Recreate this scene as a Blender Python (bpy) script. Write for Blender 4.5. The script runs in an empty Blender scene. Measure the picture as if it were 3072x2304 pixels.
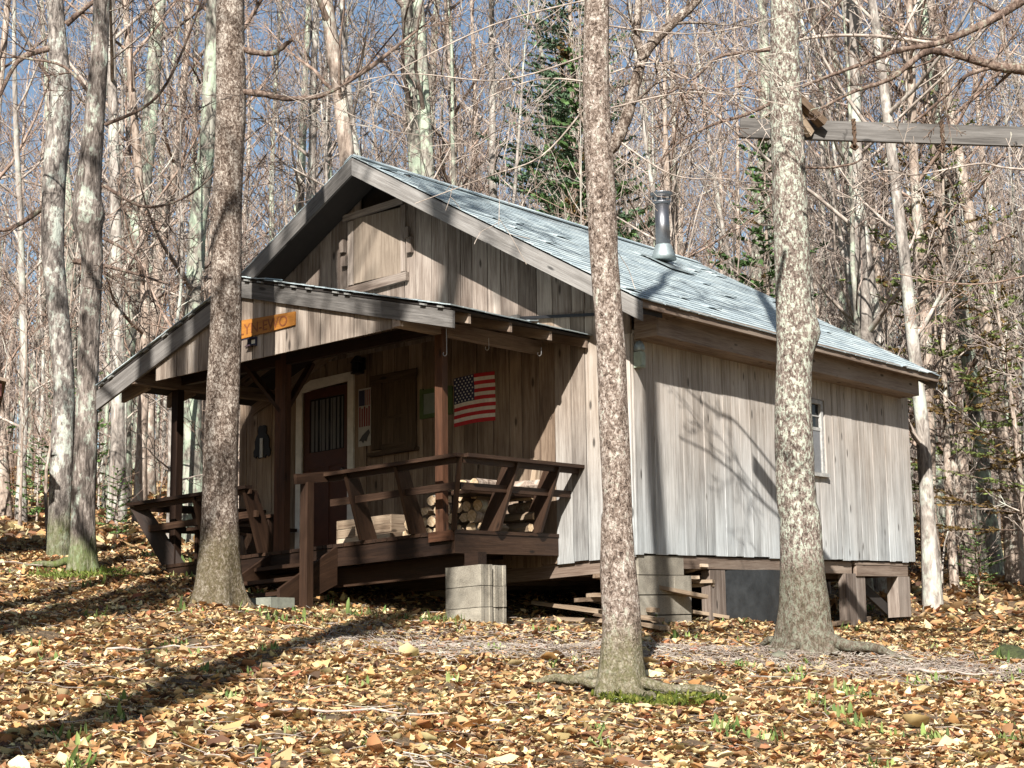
import bpy, math, random
import numpy as np
from mathutils import Vector, Matrix, noise as mnoise
RAD = math.radians
# ------------------------------------------------------------------ camera, sky, sun, exposure
scn = bpy.context.scene
YAW, PITCH, ROLL, FPX = 0.610, 0.164, -0.025, 1750.58
CAM = Vector((9.149, -15.21, -1.163))
fw = Vector((-math.sin(YAW) * math.cos(PITCH), math.cos(YAW) * math.cos(PITCH), math.sin(PITCH)))
rt = Vector((math.cos(YAW), math.sin(YAW), 0))
up = Vector((math.sin(YAW) * math.sin(PITCH), -math.cos(YAW) * math.sin(PITCH), math.cos(PITCH)))
r2 = rt * math.cos(ROLL) + up * math.sin(ROLL)
u2 = -rt * math.sin(ROLL) + up * math.cos(ROLL)
cd = bpy.data.cameras.new('camera'); cam = bpy.data.objects.new('camera', cd)
scn.collection.objects.link(cam)
cd.sensor_width = 36; cd.lens = FPX / 1024 * 36; cd.clip_start = 0.1; cd.clip_end = 1000
M = Matrix.Identity(4)
for i in range(3):
    M[i][0], M[i][1], M[i][2], M[i][3] = r2[i], u2[i], -fw[i], CAM[i]
cam.matrix_world = M
scn.camera = cam
SUN_D = Vector((-0.52, 1.0, -0.74)).normalized()          # the way the light travels
elev = math.asin(-SUN_D.z)
world = bpy.data.worlds.new('World'); scn.world = world; world.use_nodes = True
wn = world.node_tree.nodes; wl = world.node_tree.links
sky = wn.new('ShaderNodeTexSky'); sky.sky_type = 'NISHITA'; sky.sun_disc = False
sky.sun_elevation = elev
sky.sun_rotation = math.atan2(-SUN_D.x, -SUN_D.y)
sky.air_density = 1.15; sky.dust_density = 0.6; sky.ozone_density = 1.0
bg = wn['Background']; wl.new(sky.outputs[0], bg.inputs[0]); bg.inputs[1].default_value = 0.053
sl = bpy.data.lights.new('sun', 'SUN'); sl.energy = 5.0; sl.angle = RAD(0.5); sl.color = (1.0, 0.95, 0.89)
so = bpy.data.objects.new('sun', sl); scn.collection.objects.link(so)
so.rotation_euler = SUN_D.to_track_quat('-Z', 'Y').to_euler()
scn.view_settings.view_transform = 'Standard'; scn.view_settings.look = 'None'
scn.view_settings.exposure = 1.18; scn.view_settings.gamma = 1
scn.cycles.max_bounces = 5; scn.cycles.diffuse_bounces = 3; scn.cycles.transparent_max_bounces = 4
scn.cycles.use_denoising = True

rng = random.Random(7)
nr = np.random.default_rng(11)
COL = scn.collection

# ------------------------------------------------------------------ frames and ground shape
TX, TY, LX, LY = -0.031, 0.025, -0.009, 0.010
def CB(X, Y, Z):
    """the old camp has settled a little: X along the front wall from the near corner, Y back, Z up"""
    return (-(X + LX * Z), Y + LY * Z, Z + TX * X + TY * Y)
VX, VY, RX, RY = -0.573, 0.8196, 0.8196, 0.573
def ss(a, b, t):
    t = np.clip((t - a) / (b - a), 0, 1); return t * t * (3 - 2 * t)
def ground_h(x, y):
    x = np.asarray(x, float); y = np.asarray(y, float)
    D = (x - 9.149) * VX + (y + 15.21) * VY; l = (x - 9.149) * RX + (y + 15.21) * RY
    z = -2.66 + .122 * D - .07 * l - .28 * ss(1.5, 5, l) * ss(14, 21, D) * (1 - .6 * ss(28, 45, D)) + .1 * ss(2, 5, -l) * ss(14, 20, D)
    z = z + .035 * np.sin(x * 1.7 + .6 * y) * np.sin(y * 1.3 - .4 * x) + .02 * np.sin(x * 4.1 + 1) * np.sin(y * 3.7)
    z = z - .07 * ss(12.5, 15.5, D) * ss(-3, -1.5, l) * (1 - ss(24, 30, D)) - .11 * ss(15.6, 17.2, D) * ss(-1.6, .2, l) * (1 - ss(23, 28, D))
    z = z + .25 * ss(30, 60, D) * np.sin(x * .21) * np.sin(y * .17)
    return z
def DL(D, l):
    return 9.149 + D * VX + l * RX, -15.21 + D * VY + l * RY
def gh(x, y): return float(ground_h(x, y))

# ------------------------------------------------------------------ mesh builder
class MB:
    def __init__(s, cab=False):
        s.v = []; s.f = []; s.g = []; s.r = []; s.c = []; s.m = []; s.cab = cab; s.smooth = False
    def add(s, vs, fs, gs, rnd=None, col=(1, 1, 1), mat=0):
        b = len(s.v); r = rng.random() if rnd is None else rnd
        for v in vs: s.v.append(CB(*v) if s.cab else tuple(v))
        s.g += [tuple(g) for g in gs]; s.r += [r] * len(vs); s.c += [(*col, 1)] * len(vs)
        for f in fs: s.f.append([b + i for i in f]); s.m.append(mat)
    def hexa(s, P, col=(1, 1, 1), rnd=None, grain=None, mat=0):
        """P: 8 corners, bottom 4 then top 4 (same order); grain: index 0,1,2 of the long axis"""
        P = [Vector(p) for p in P]
        L = [(P[1] - P[0]).length, (P[3] - P[0]).length, (P[4] - P[0]).length]
        if grain is None: grain = max(range(3), key=lambda i: L[i])
        o = (rng.random() * 40, rng.random() * 40, rng.random() * 40)
        lo = [(0, 0, 0), (1, 0, 0), (1, 1, 0), (0, 1, 0), (0, 0, 1), (1, 0, 1), (1, 1, 1), (0, 1, 1)]
        od = [grain] + [i for i in range(3) if i != grain]
        gs = [[q[od[k]] * L[od[k]] + o[k] for k in range(3)] for q in lo]
        s.add(P, [(0, 3, 2, 1), (4, 5, 6, 7), (0, 1, 5, 4), (1, 2, 6, 5), (2, 3, 7, 6), (3, 0, 4, 7)], gs, rnd, col, mat)
    def box(s, x0, x1, y0, y1, z0, z1, **k):
        s.hexa([(x0, y0, z0), (x1, y0, z0), (x1, y1, z0), (x0, y1, z0), (x0, y0, z1), (x1, y0, z1), (x1, y1, z1), (x0, y1, z1)], **k)
    def beam(s, a, b, w, h, upv=(0, 0, 1), **k):
        """a box from a to b, w wide and h high about its axis"""
        a = Vector(a); b = Vector(b); d = (b - a).normalized(); sd = d.cross(Vector(upv)).normalized(); u = sd.cross(d)
        P = []
        for q in (-1, 1):
            P += [a - sd * w / 2 + u * h / 2 * q, b - sd * w / 2 + u * h / 2 * q, b + sd * w / 2 + u * h / 2 * q, a + sd * w / 2 + u * h / 2 * q]
        s.hexa(P, grain=0, **k)
    def tube(s, pts, rad, n=6, col=(1, 1, 1), rnd=None, cap=True):
        pts = [Vector(p) for p in pts]; N = len(pts)
        if not hasattr(rad, '__len__'): rad = [rad] * N
        d = (pts[1] - pts[0]).normalized(); u = d.orthogonal().normalized(); vs = []; gs = []; L = 0
        off = rng.random() * 30
        for i in range(N):
            t = (pts[min(i + 1, N - 1)] - pts[max(i - 1, 0)]).normalized()
            u = (u - t * u.dot(t)).normalized(); w = t.cross(u)
            if i: L += (pts[i] - pts[i - 1]).length
            for k in range(n):
                a = 2 * math.pi * k / n; e = u * math.cos(a) + w * math.sin(a)
                vs.append(pts[i] + e * rad[i]); gs.append((L + off, math.cos(a) * rad[i], math.sin(a) * rad[i]))
        fs = [(i * n + k, i * n + (k + 1) % n, (i + 1) * n + (k + 1) % n, (i + 1) * n + k) for i in range(N - 1) for k in range(n)]
        if cap: fs += [tuple(range(n - 1, -1, -1)), tuple((N - 1) * n + k for k in range(n))]
        s.add(vs, fs, gs, rnd, col)
    def lathe(s, base, prof, n=20, col=(1, 1, 1)):
        base = Vector(base); s.tube([base + Vector((0, 0, z)) for r, z in prof], [max(r, .001) for r, z in prof], n, col)
    def build(s, name, mats, parent=None, smooth=False):
        me = bpy.data.meshes.new(name)
        off = parent_loc(parent)
        me.from_pydata([(v[0] - off[0], v[1] - off[1], v[2] - off[2]) for v in s.v], [], s.f)
        a = me.attributes.new('g', 'FLOAT_VECTOR', 'POINT'); a.data.foreach_set('vector', np.array(s.g, np.float32).ravel())
        a = me.attributes.new('rnd', 'FLOAT', 'POINT'); a.data.foreach_set('value', np.array(s.r, np.float32))
        a = me.attributes.new('Col', 'FLOAT_COLOR', 'POINT'); a.data.foreach_set('color', np.array(s.c, np.float32).ravel())
        if not isinstance(mats, (list, tuple)): mats = [mats]
        for m in mats: me.materials.append(m)
        me.polygons.foreach_set('material_index', np.array(s.m, np.int32))
        if smooth or s.smooth: me.polygons.foreach_set('use_smooth', np.ones(len(s.f), bool))
        me.update()
        o = bpy.data.objects.new(name, me); COL.objects.link(o)
        if parent is not None: o.parent = parent
        else: pass
        return o
def parent_loc(p):
    l = Vector((0, 0, 0))
    while p is not None: l += p.location; p = p.parent
    return l
def tag(o, label=None, cat=None, group=None, kind=None):
    if label: o['label'] = label
    if cat: o['category'] = cat
    if group: o['group'] = group
    if kind: o['kind'] = kind
    return o
def empty(name, loc, label, cat, group=None):
    o = bpy.data.objects.new(name, None); o.location = loc; COL.objects.link(o); o.empty_display_size = .1
    return tag(o, label, cat, group)

# ------------------------------------------------------------------ materials
def new_mat(name):
    m = bpy.data.materials.new(name); m.use_nodes = True
    nt = m.node_tree; b = nt.nodes['Principled BSDF']
    return m, nt, b
def nd(nt, t, **k):
    n = nt.nodes.new(t)
    for a, v in k.items(): setattr(n, a, v)
    return n
def ramp(nt, fac, stops):
    r = nd(nt, 'ShaderNodeValToRGB'); e = r.color_ramp.elements
    while len(e) < len(stops): e.new(.5)
    for i, (p, c) in enumerate(stops): e[i].position = p; e[i].color = (*c, 1)
    nt.links.new(fac, r.inputs[0]); return r.outputs[0]
def attr(nt, n):
    a = nd(nt, 'ShaderNodeAttribute'); a.attribute_name = n; return a
def noisen(nt, vec, scale, detail=4, rough=.6, sc=(1, 1, 1), loc=None, dist=0):
    mp = nd(nt, 'ShaderNodeMapping'); mp.inputs['Scale'].default_value = sc
    nt.links.new(vec, mp.inputs[0])
    if loc is not None: nt.links.new(loc, mp.inputs['Location'])
    n = nd(nt, 'ShaderNodeTexNoise'); n.inputs['Scale'].default_value = scale; n.inputs['Detail'].default_value = detail
    n.inputs['Roughness'].default_value = rough; n.inputs['Distortion'].default_value = dist
    nt.links.new(mp.outputs[0], n.inputs[0]); return n.outputs[0]
def mix(nt, a, b, fac, mode='MIX'):
    m = nd(nt, 'ShaderNodeMix', data_type='RGBA', blend_type=mode)
    def put(v, s):
        if isinstance(v, tuple): s.default_value = (*v, 1)
        elif isinstance(v, (float, int)): s.default_value = v
        else: nt.links.new(v, s)
    put(fac, m.inputs[0]); put(a, m.inputs[6]); put(b, m.inputs[7]); return m.outputs[2]
def math_(nt, op, a, b=0.0):
    m = nd(nt, 'ShaderNodeMath', operation=op)
    for i, v in enumerate((a, b)):
        if isinstance(v, (float, int)): m.inputs[i].default_value = v
        else: nt.links.new(v, m.inputs[i])
    return m.outputs[0]
def bump(nt, b, h, s, d=.01):
    n = nd(nt, 'ShaderNodeBump'); n.inputs['Strength'].default_value = s; n.inputs['Distance'].default_value = d
    nt.links.new(h, n.inputs['Height']); nt.links.new(n.outputs[0], b.inputs['Normal'])

def wood(name, cols, rough=.85, var=.5, knots=True, grey_low=None):
    """sawn boards: long streaks along the grain, knots, a tone of its own per board"""
    m, nt, b = new_mat(name); g = attr(nt, 'g').outputs['Vector']; r = attr(nt, 'rnd').outputs['Fac']
    n1 = noisen(nt, g, 18, 5, .65, (.06, 1, 1), dist=.6)
    n2 = noisen(nt, g, 70, 3, .6, (.04, 1, 1))
    n3 = noisen(nt, g, 1.6, 3, .6, (.6, 1, 1))
    n4 = noisen(nt, g, 160, 4, .75, (.03, 1, 1))
    n2 = math_(nt, 'ADD', math_(nt, 'MULTIPLY', n2, .45), math_(nt, 'MULTIPLY', math_(nt, 'SUBTRACT', n4, .5), 1.3)); n2 = math_(nt, 'ADD', n2, .275)
    f = math_(nt, 'ADD', math_(nt, 'MULTIPLY', n1, .50), math_(nt, 'MULTIPLY', n2, .32))
    f = math_(nt, 'ADD', f, math_(nt, 'MULTIPLY', n3, .35))
    f = math_(nt, 'ADD', f, math_(nt, 'MULTIPLY', math_(nt, 'SUBTRACT', r, .5), .22 * var))
    k = len(cols)
    c = ramp(nt, f, [(.36 + .42 * i / (k - 1), cols[i]) for i in range(k)])
    hv = math_(nt, 'ADD', math_(nt, 'MULTIPLY', r, .5 * var), 1 - .25 * var)
    c = mix(nt, c, hv, 1.0, 'MULTIPLY')
    if grey_low:                                # boards bleached and silvered towards their splashed feet
        tc = nd(nt, 'ShaderNodeTexCoord').outputs['Object']
        sx = nd(nt, 'ShaderNodeSeparateXYZ'); nt.links.new(tc, sx.inputs[0])
        nz = noisen(nt, tc, 1.1, 3, .6, (1, 1, .5))
        h = math_(nt, 'ADD', sx.outputs[2], math_(nt, 'MULTIPLY', nz, 1.4))
        mr = nd(nt, 'ShaderNodeMapRange'); nt.links.new(h, mr.inputs[0])
        mr.inputs[1].default_value = grey_low[1]; mr.inputs[2].default_value = grey_low[0]
        bw = nd(nt, 'ShaderNodeRGBToBW'); nt.links.new(c, bw.inputs[0])
        gcol = mix(nt, bw.outputs[0], (1.08, 1.17, 1.19), 1.0, 'MULTIPLY')
        c = mix(nt, c, gcol, math_(nt, 'MULTIPLY', mr.outputs[0], .85))
    if knots:
        mp = nd(nt, 'ShaderNodeMapping'); mp.inputs['Scale'].default_value = (1.9, 6, 6); nt.links.new(g, mp.inputs[0])
        vo = nd(nt, 'ShaderNodeTexVoronoi'); nt.links.new(mp.outputs[0], vo.inputs[0]); vo.inputs['Scale'].default_value = 1
        kf = nd(nt, 'ShaderNodeMapRange'); nt.links.new(vo.outputs['Distance'], kf.inputs[0])
        kf.inputs[1].default_value = .13; kf.inputs[2].default_value = .07
        c = mix(nt, c, tuple(x * .35 for x in cols[0]), math_(nt, 'MULTIPLY', kf.outputs[0], .8))
    nt.links.new(c, b.inputs['Base Color']); b.inputs['Roughness'].default_value = rough
    b.inputs['Specular IOR Level'].default_value = .25
    bump(nt, b, math_(nt, 'ADD', n1, math_(nt, 'MULTIPLY', n2, .6)), .55, .006)
    return m
def bark(name, dark, mid, pale, lich, lich_amt=.3, scale=14, stretch=.35, bmp=.9, moss=None, lsc=.22):
    m, nt, b = new_mat(name)
    tc = nd(nt, 'ShaderNodeTexCoord').outputs['Object']; oi = nd(nt, 'ShaderNodeObjectInfo')
    lo = nd(nt, 'ShaderNodeCombineXYZ'); nt.links.new(math_(nt, 'MULTIPLY', oi.outputs['Random'], 50), lo.inputs[0])
    n1 = noisen(nt, tc, scale, 5, .7, (1, 1, stretch), lo.outputs[0], .8)
    n2 = noisen(nt, tc, scale * lsc, 4, .7, (1, 1, .6), lo.outputs[0])
    n3 = noisen(nt, tc, scale * .8, 4, .7, (1, 1, .6), lo.outputs[0])
    f = math_(nt, 'ADD', math_(nt, 'MULTIPLY', n1, .75), math_(nt, 'MULTIPLY', n2, .35))
    c = ramp(nt, f, [(.42, dark), (.54, mid), (.66, pale)])
    lf = math_(nt, 'ADD', math_(nt, 'MULTIPLY', n2, .6), math_(nt, 'MULTIPLY', n3, .4))
    mr = nd(nt, 'ShaderNodeMapRange'); nt.links.new(lf, mr.inputs[0])
    mr.inputs[1].default_value = .62 - lich_amt * .3; mr.inputs[2].default_value = .66 - lich_amt * .3 + .03
    c = mix(nt, c, lich, math_(nt, 'MULTIPLY', mr.outputs[0], .85))
    if moss:
        sx = nd(nt, 'ShaderNodeSeparateXYZ'); nt.links.new(tc, sx.inputs[0])
        mh = nd(nt, 'ShaderNodeMapRange'); nt.links.new(math_(nt, 'SUBTRACT', sx.outputs[2], math_(nt, 'MULTIPLY', n2, .6)), mh.inputs[0])
        mh.inputs[1].default_value = moss[1]; mh.inputs[2].default_value = moss[1] - .25
        c = mix(nt, c, moss[0], math_(nt, 'MULTIPLY', mh.outputs[0], math_(nt, 'MULTIPLY', n3, 1.2)))
    nt.links.new(c, b.inputs['Base Color']); b.inputs['Roughness'].default_value = .95; b.inputs['Specular IOR Level'].default_value = .1
    bump(nt, b, math_(nt, 'ADD', n1, math_(nt, 'MULTIPLY', n3, .5)), bmp, .03)
    return m
def plain(name, col, rough=.6, metal=0.0, nscale=0, amt=.3, vcol=False, bstr=0):
    m, nt, b = new_mat(name)
    if vcol: c = attr(nt, 'Col').outputs['Color']
    else:
        rgb = nd(nt, 'ShaderNodeRGB'); rgb.outputs[0].default_value = (*col, 1); c = rgb.outputs[0]
    if nscale:
        tc = nd(nt, 'ShaderNodeTexCoord').outputs['Object']
        n = noisen(nt, tc, nscale, 5, .65)
        c = mix(nt, c, ramp(nt, n, [(.3, (1 - amt,) * 3), (.7, (1 + amt * .3,) * 3)]), 1.0, 'MULTIPLY')
        if bstr: bump(nt, b, n, bstr, .01)
    nt.links.new(c, b.inputs['Base Color']); b.inputs['Roughness'].default_value = rough; b.inputs['Metallic'].default_value = metal
    return m

M_barn = wood('barn_board', [(.055, .041, .031), (.155, .122, .096), (.275, .23, .188), (.37, .33, .285)], var=.4, grey_low=(.5, 2.4))
M_gable = wood('gable_board', [(.05, .036, .028), (.13, .10, .08), (.24, .20, .168), (.36, .315, .27)], var=.55)
M_side = wood('silvered_lit_side_board', [(.12, .10, .08), (.28, .245, .208), (.43, .39, .345), (.54, .51, .465)], var=.35, grey_low=(.9, 2.4))  # silvery weathered boards, lightened further to stand in for sun on this wall
M_shade = wood('shade_darkened_board', [(.045, .030, .020), (.13, .09, .062), (.225, .168, .12), (.31, .25, .19)], var=.35)  # unbleached browner boards, with porch shade also put into the colour
M_shut = wood('shutter_board', [(.02, .012, .007), (.05, .033, .02), (.085, .058, .038), (.12, .088, .06)], var=.3)
M_trim = wood('weathered_trim', [(.035, .032, .03), (.095, .088, .08), (.17, .16, .148), (.25, .24, .225)], var=.5)
M_eave = wood('eave_board', [(.06, .04, .028), (.14, .10, .075), (.23, .18, .14), (.3, .245, .195)], var=.5)
M_stain = wood('dark_stained_wood', [(.006, .003, .002), (.016, .008, .0045), (.031, .016, .009), (.055, .031, .018)], rough=.55, var=.7)
M_red = wood('worn_red_post', [(.016, .008, .005), (.042, .018, .009), (.075, .032, .016), (.13, .075, .045)], rough=.6, var=.4)
M_scrap = wood('scrap_wood', [(.07, .045, .028), (.17, .12, .08), (.28, .215, .15), (.38, .31, .23)], var=.9)
M_ply = wood('hatch_plywood', [(.07, .05, .035), (.16, .125, .095), (.24, .195, .15), (.32, .27, .215)], var=.3, knots=False)
M_sign = wood('varnished_sign', [(.14, .05, .012), (.25, .10, .02), (.34, .145, .03), (.41, .19, .05)], rough=.4, var=.2, knots=False)
M_white = plain('white_casing_paint', (.62, .6, .56), .6, nscale=9, amt=.25)
M_winf = plain('worn_window_paint', (.40, .395, .37), .7, nscale=18, amt=.5)
M_door = plain('dark_red_door_paint', (.06, .018, .009), .45, nscale=12, amt=.3)
M_iron = plain('black_metal', (.02, .02, .022), .45, .3)
M_steel = plain('stainless_pipe', (.20, .20, .21), .4, .9)
M_galv = plain('galvanised_flashing', (.30, .35, .35), .55, .6, nscale=20, amt=.25)
M_hook = plain('bare_wire', (.6, .6, .6), .4, .8)
M_paint = plain('painted_surface', (1, 1, 1), .7, vcol=True, nscale=25, amt=.2)
M_tarp = plain('black_sheet', (.028, .03, .031), .55, nscale=5, amt=.7, bstr=.9)
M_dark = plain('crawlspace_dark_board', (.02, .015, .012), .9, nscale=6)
M_carve = plain('burnt_lettering', (.16, .045, .010), .7)
M_fly = plain('grey_paint_box', (.30, .35, .27), .5, nscale=15, amt=.25)
M_solar = plain('dark_lens', (.03, .03, .05), .15)
M_pale = plain('pale_plastic', (.75, .75, .68), .4)
M_shed = plain('shed_red_paint', (.10, .022, .016), .7, nscale=14, amt=.4)
M_stone = plain('mossy_stone', (.14, .14, .10), .9, nscale=9, amt=.6, bstr=.8)
M_rope = plain('brown_rope', (.10, .06, .035), .9, nscale=60, amt=.5)
M_curtain = plain('faded_curtain', (.10, .10, .105), .9)
M_slab = plain('grey_slab', (.2, .21, .17), .9, nscale=12, amt=.4, bstr=.4)

# glass
M_glass, nt, b = new_mat('window_glass')
b.inputs['Base Color'].default_value = (.012, .014, .016, 1); b.inputs['Roughness'].default_value = .12; b.inputs['IOR'].default_value = 1.25
# concrete block
M_cmu, nt, b = new_mat('concrete_block')
tc = nd(nt, 'ShaderNodeTexCoord').outputs['Object']; n = noisen(nt, tc, 90, 4, .7); n2 = noisen(nt, tc, 4, 4, .6); r = attr(nt, 'rnd').outputs['Fac']
c = ramp(nt, math_(nt, 'ADD', math_(nt, 'MULTIPLY', n, .5), math_(nt, 'MULTIPLY', n2, .5)), [(.36, (.12, .105, .08)), (.52, (.27, .245, .195)), (.68, (.37, .345, .28))])
c = mix(nt, c, math_(nt, 'ADD', math_(nt, 'MULTIPLY', r, .25), .85), 1.0, 'MULTIPLY')
nt.links.new(c, b.inputs['Base Color']); b.inputs['Roughness'].default_value = .95; bump(nt, b, n, .5, .004)
# shingles
M_shin, nt, b = new_mat('weathered_shingle')
g = attr(nt, 'g').outputs['Vector']; r = attr(nt, 'rnd').outputs['Fac']
n = noisen(nt, g, 160, 3, .7); n2 = noisen(nt, g, 5, 4, .7)
c = ramp(nt, math_(nt, 'ADD', math_(nt, 'MULTIPLY', r, .55), math_(nt, 'MULTIPLY', n2, .5)), [(.1, (.23, .28, .305)), (.45, (.33, .395, .415)), (.8, (.44, .50, .50))])
c = mix(nt, c, ramp(nt, n, [(.35, (.65,) * 3), (.65, (1.15,) * 3)]), 1.0, 'MULTIPLY')
nt.links.new(c, b.inputs['Base Color']); b.inputs['Roughness'].default_value = .9; bump(nt, b, n, .3, .003)
# firewood
M_logend, nt, b = new_mat('split_log_end')
g = attr(nt, 'g').outputs['Vector']
sx = nd(nt, 'ShaderNodeSeparateXYZ'); nt.links.new(g, sx.inputs[0])
rr_ = math_(nt, 'SQRT', math_(nt, 'ADD', math_(nt, 'MULTIPLY', sx.outputs[1], sx.outputs[1]), math_(nt, 'MULTIPLY', sx.outputs[2], sx.outputs[2])))
w_ = math_(nt, 'SINE', math_(nt, 'MULTIPLY', rr_, 900.0))
c = ramp(nt, math_(nt, 'ADD', math_(nt, 'MULTIPLY', w_, .2), noisen(nt, g, 40, 3)), [(.3, (.38, .25, .13)), (.6, (.62, .47, .3)), (.8, (.7, .58, .42))])
nt.links.new(c, b.inputs['Base Color']); b.inputs['Roughness'].default_value = .9
# leaves
def leafmat(name, trans):
    m, nt, b = new_mat(name)
    c = attr(nt, 'Col').outputs['Color']
    nt.links.new(c, b.inputs['Base Color']); b.inputs['Roughness'].default_value = .75; b.inputs['Specular IOR Level'].default_value = .2
    t = nd(nt, 'ShaderNodeBsdfTranslucent'); nt.links.new(c, t.inputs[0])
    mx = nd(nt, 'ShaderNodeMixShader'); mx.inputs[0].default_value = trans
    nt.links.new(b.outputs[0], mx.inputs[1]); nt.links.new(t.outputs[0], mx.inputs[2])
    nt.links.new(mx.outputs[0], nt.nodes['Material Output'].inputs[0])
    return m
M_leaf = leafmat('dead_leaf', .15); M_green = leafmat('green_leaf', .3); M_needle = leafmat('fir_needles', .2)
# forest floor
M_soil, nt, b = new_mat('forest_soil')
tc = nd(nt, 'ShaderNodeTexCoord').outputs['Object']
n = noisen(nt, tc, 14, 6, .75); n2 = noisen(nt, tc, 1.2, 3, .6)
c = ramp(nt, n, [(.3, (.05, .03, .018)), (.5, (.13, .08, .045)), (.62, (.22, .14, .075)), (.75, (.30, .21, .12))])
c = mix(nt, c, (.09, .10, .045), math_(nt, 'MULTIPLY', n2, .25))
nt.links.new(c, b.inputs['Base Color']); b.inputs['Roughness'].default_value = 1; bump(nt, b, n, 1, .05)
M_moss = plain('moss', (.045, .055, .016), .95, nscale=35, amt=.7, bstr=1)

B_C = bark('bark_flaky_brown', (.035, .024, .018), (.165, .125, .098), (.50, .44, .375), (.56, .52, .45), .12, 46, .75, 1, ((.10, .085, .04), .5))
B_D = bark('bark_speckled', (.035, .025, .02), (.24, .185, .148), (.55, .48, .42), (.55, .58, .48), .18, 52, .7, 1, ((.15, .15, .07), .22), .35)
B_E = bark('bark_lichen', (.06, .045, .037), (.22, .175, .145), (.44, .39, .34), (.53, .58, .47), .40, 56, .5, 1, ((.08, .068, .038), .62), .40)
B_A = bark('bark_furrowed_grey', (.05, .043, .038), (.19, .165, .145), (.38, .345, .305), (.47, .51, .44), .34, 26, .28, 1, ((.09, .11, .03), .3))
B_B = bark('bark_dark_furrowed', (.038, .032, .028), (.15, .125, .107), (.33, .29, .255), (.40, .45, .37), .28, 26, .22, 1, ((.10, .14, .03), .15))
B_bg = [bark('bark_tan', (.12, .09, .07), (.29, .23, .185), (.46, .385, .32), (.46, .48, .4), .25, 12, .3, .8),
        bark('bark_pale_grey', (.11, .095, .083), (.26, .23, .20), (.41, .375, .335), (.43, .46, .39), .35, 10, .35, .7),
        bark('bark_green_grey', (.07, .065, .055), (.2, .18, .15), (.34, .33, .28), (.36, .43, .32), .45, 12, .3, .8)]
M_twig = [bark('twig_red_brown', (.09, .06, .045), (.24, .17, .13), (.38, .29, .235), (.38, .4, .33), .1, 8, .5, .2),
          bark('twig_pale', (.13, .105, .09), (.31, .26, .22), (.48, .42, .36), (.5, .52, .44), .2, 8, .5, .2),
          bark('twig_grey', (.085, .066, .055), (.21, .165, .14), (.34, .28, .24), (.4, .42, .38), .15, 8, .5, .2)]
M_limb = bark('limb_bark_dark', (.04, .028, .022), (.13, .09, .07), (.26, .2, .16), (.34, .38, .29), .22, 24, .5, .8)
# ------------------------------------------------------------------ ground sheet
def build_ground():
    Ds = np.concatenate([np.linspace(-6, 3, 10), np.linspace(3.3, 30, 200), np.geomspace(30.5, 600, 70)])
    ls = np.concatenate([-np.geomspace(400, 14, 25), np.linspace(-13.5, 13.5, 160), np.geomspace(14, 400, 25)])
    Dg, lg = np.meshgrid(Ds, ls, indexing='ij'); x, y = DL(Dg, lg)
    Dc = np.minimum(Dg, 90)
    xc, yc = DL(Dc, np.clip(lg, -40, 40)); z = ground_h(xc, yc)
    z = z + np.where(Dg > 90, np.minimum(Dg - 90, 160) * .13, 0)
    z = z + nr.normal(0, .012, z.shape) * ((Dg > 4) & (Dg < 30) & (abs(lg) < 13))
    n, m = z.shape
    me = bpy.data.meshes.new('ground'); V = np.stack([x, y, z], -1).reshape(-1, 3)
    idx = np.arange(n * m).reshape(n, m)
    F = np.stack([idx[:-1, :-1], idx[:-1, 1:], idx[1:, 1:], idx[1:, :-1]], -1).reshape(-1, 4)[:, ::-1]
    fill_mesh(me, V, F, 4); me.materials.append(M_soil); me.polygons.foreach_set('use_smooth', np.ones(len(F), bool))
    o = bpy.data.objects.new('ground', me); COL.objects.link(o); tag(o, kind='structure')
def fill_mesh(me, V, F, k):
    me.vertices.add(len(V)); me.vertices.foreach_set('co', np.asarray(V, np.float32).ravel())
    me.loops.add(F.size); me.loops.foreach_set('vertex_index', np.asarray(F, np.int32).ravel())
    me.polygons.add(len(F)); me.polygons.foreach_set('loop_start', np.arange(0, F.size, k, dtype=np.int32))
    me.update(calc_edges=True)
build_ground()

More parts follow.
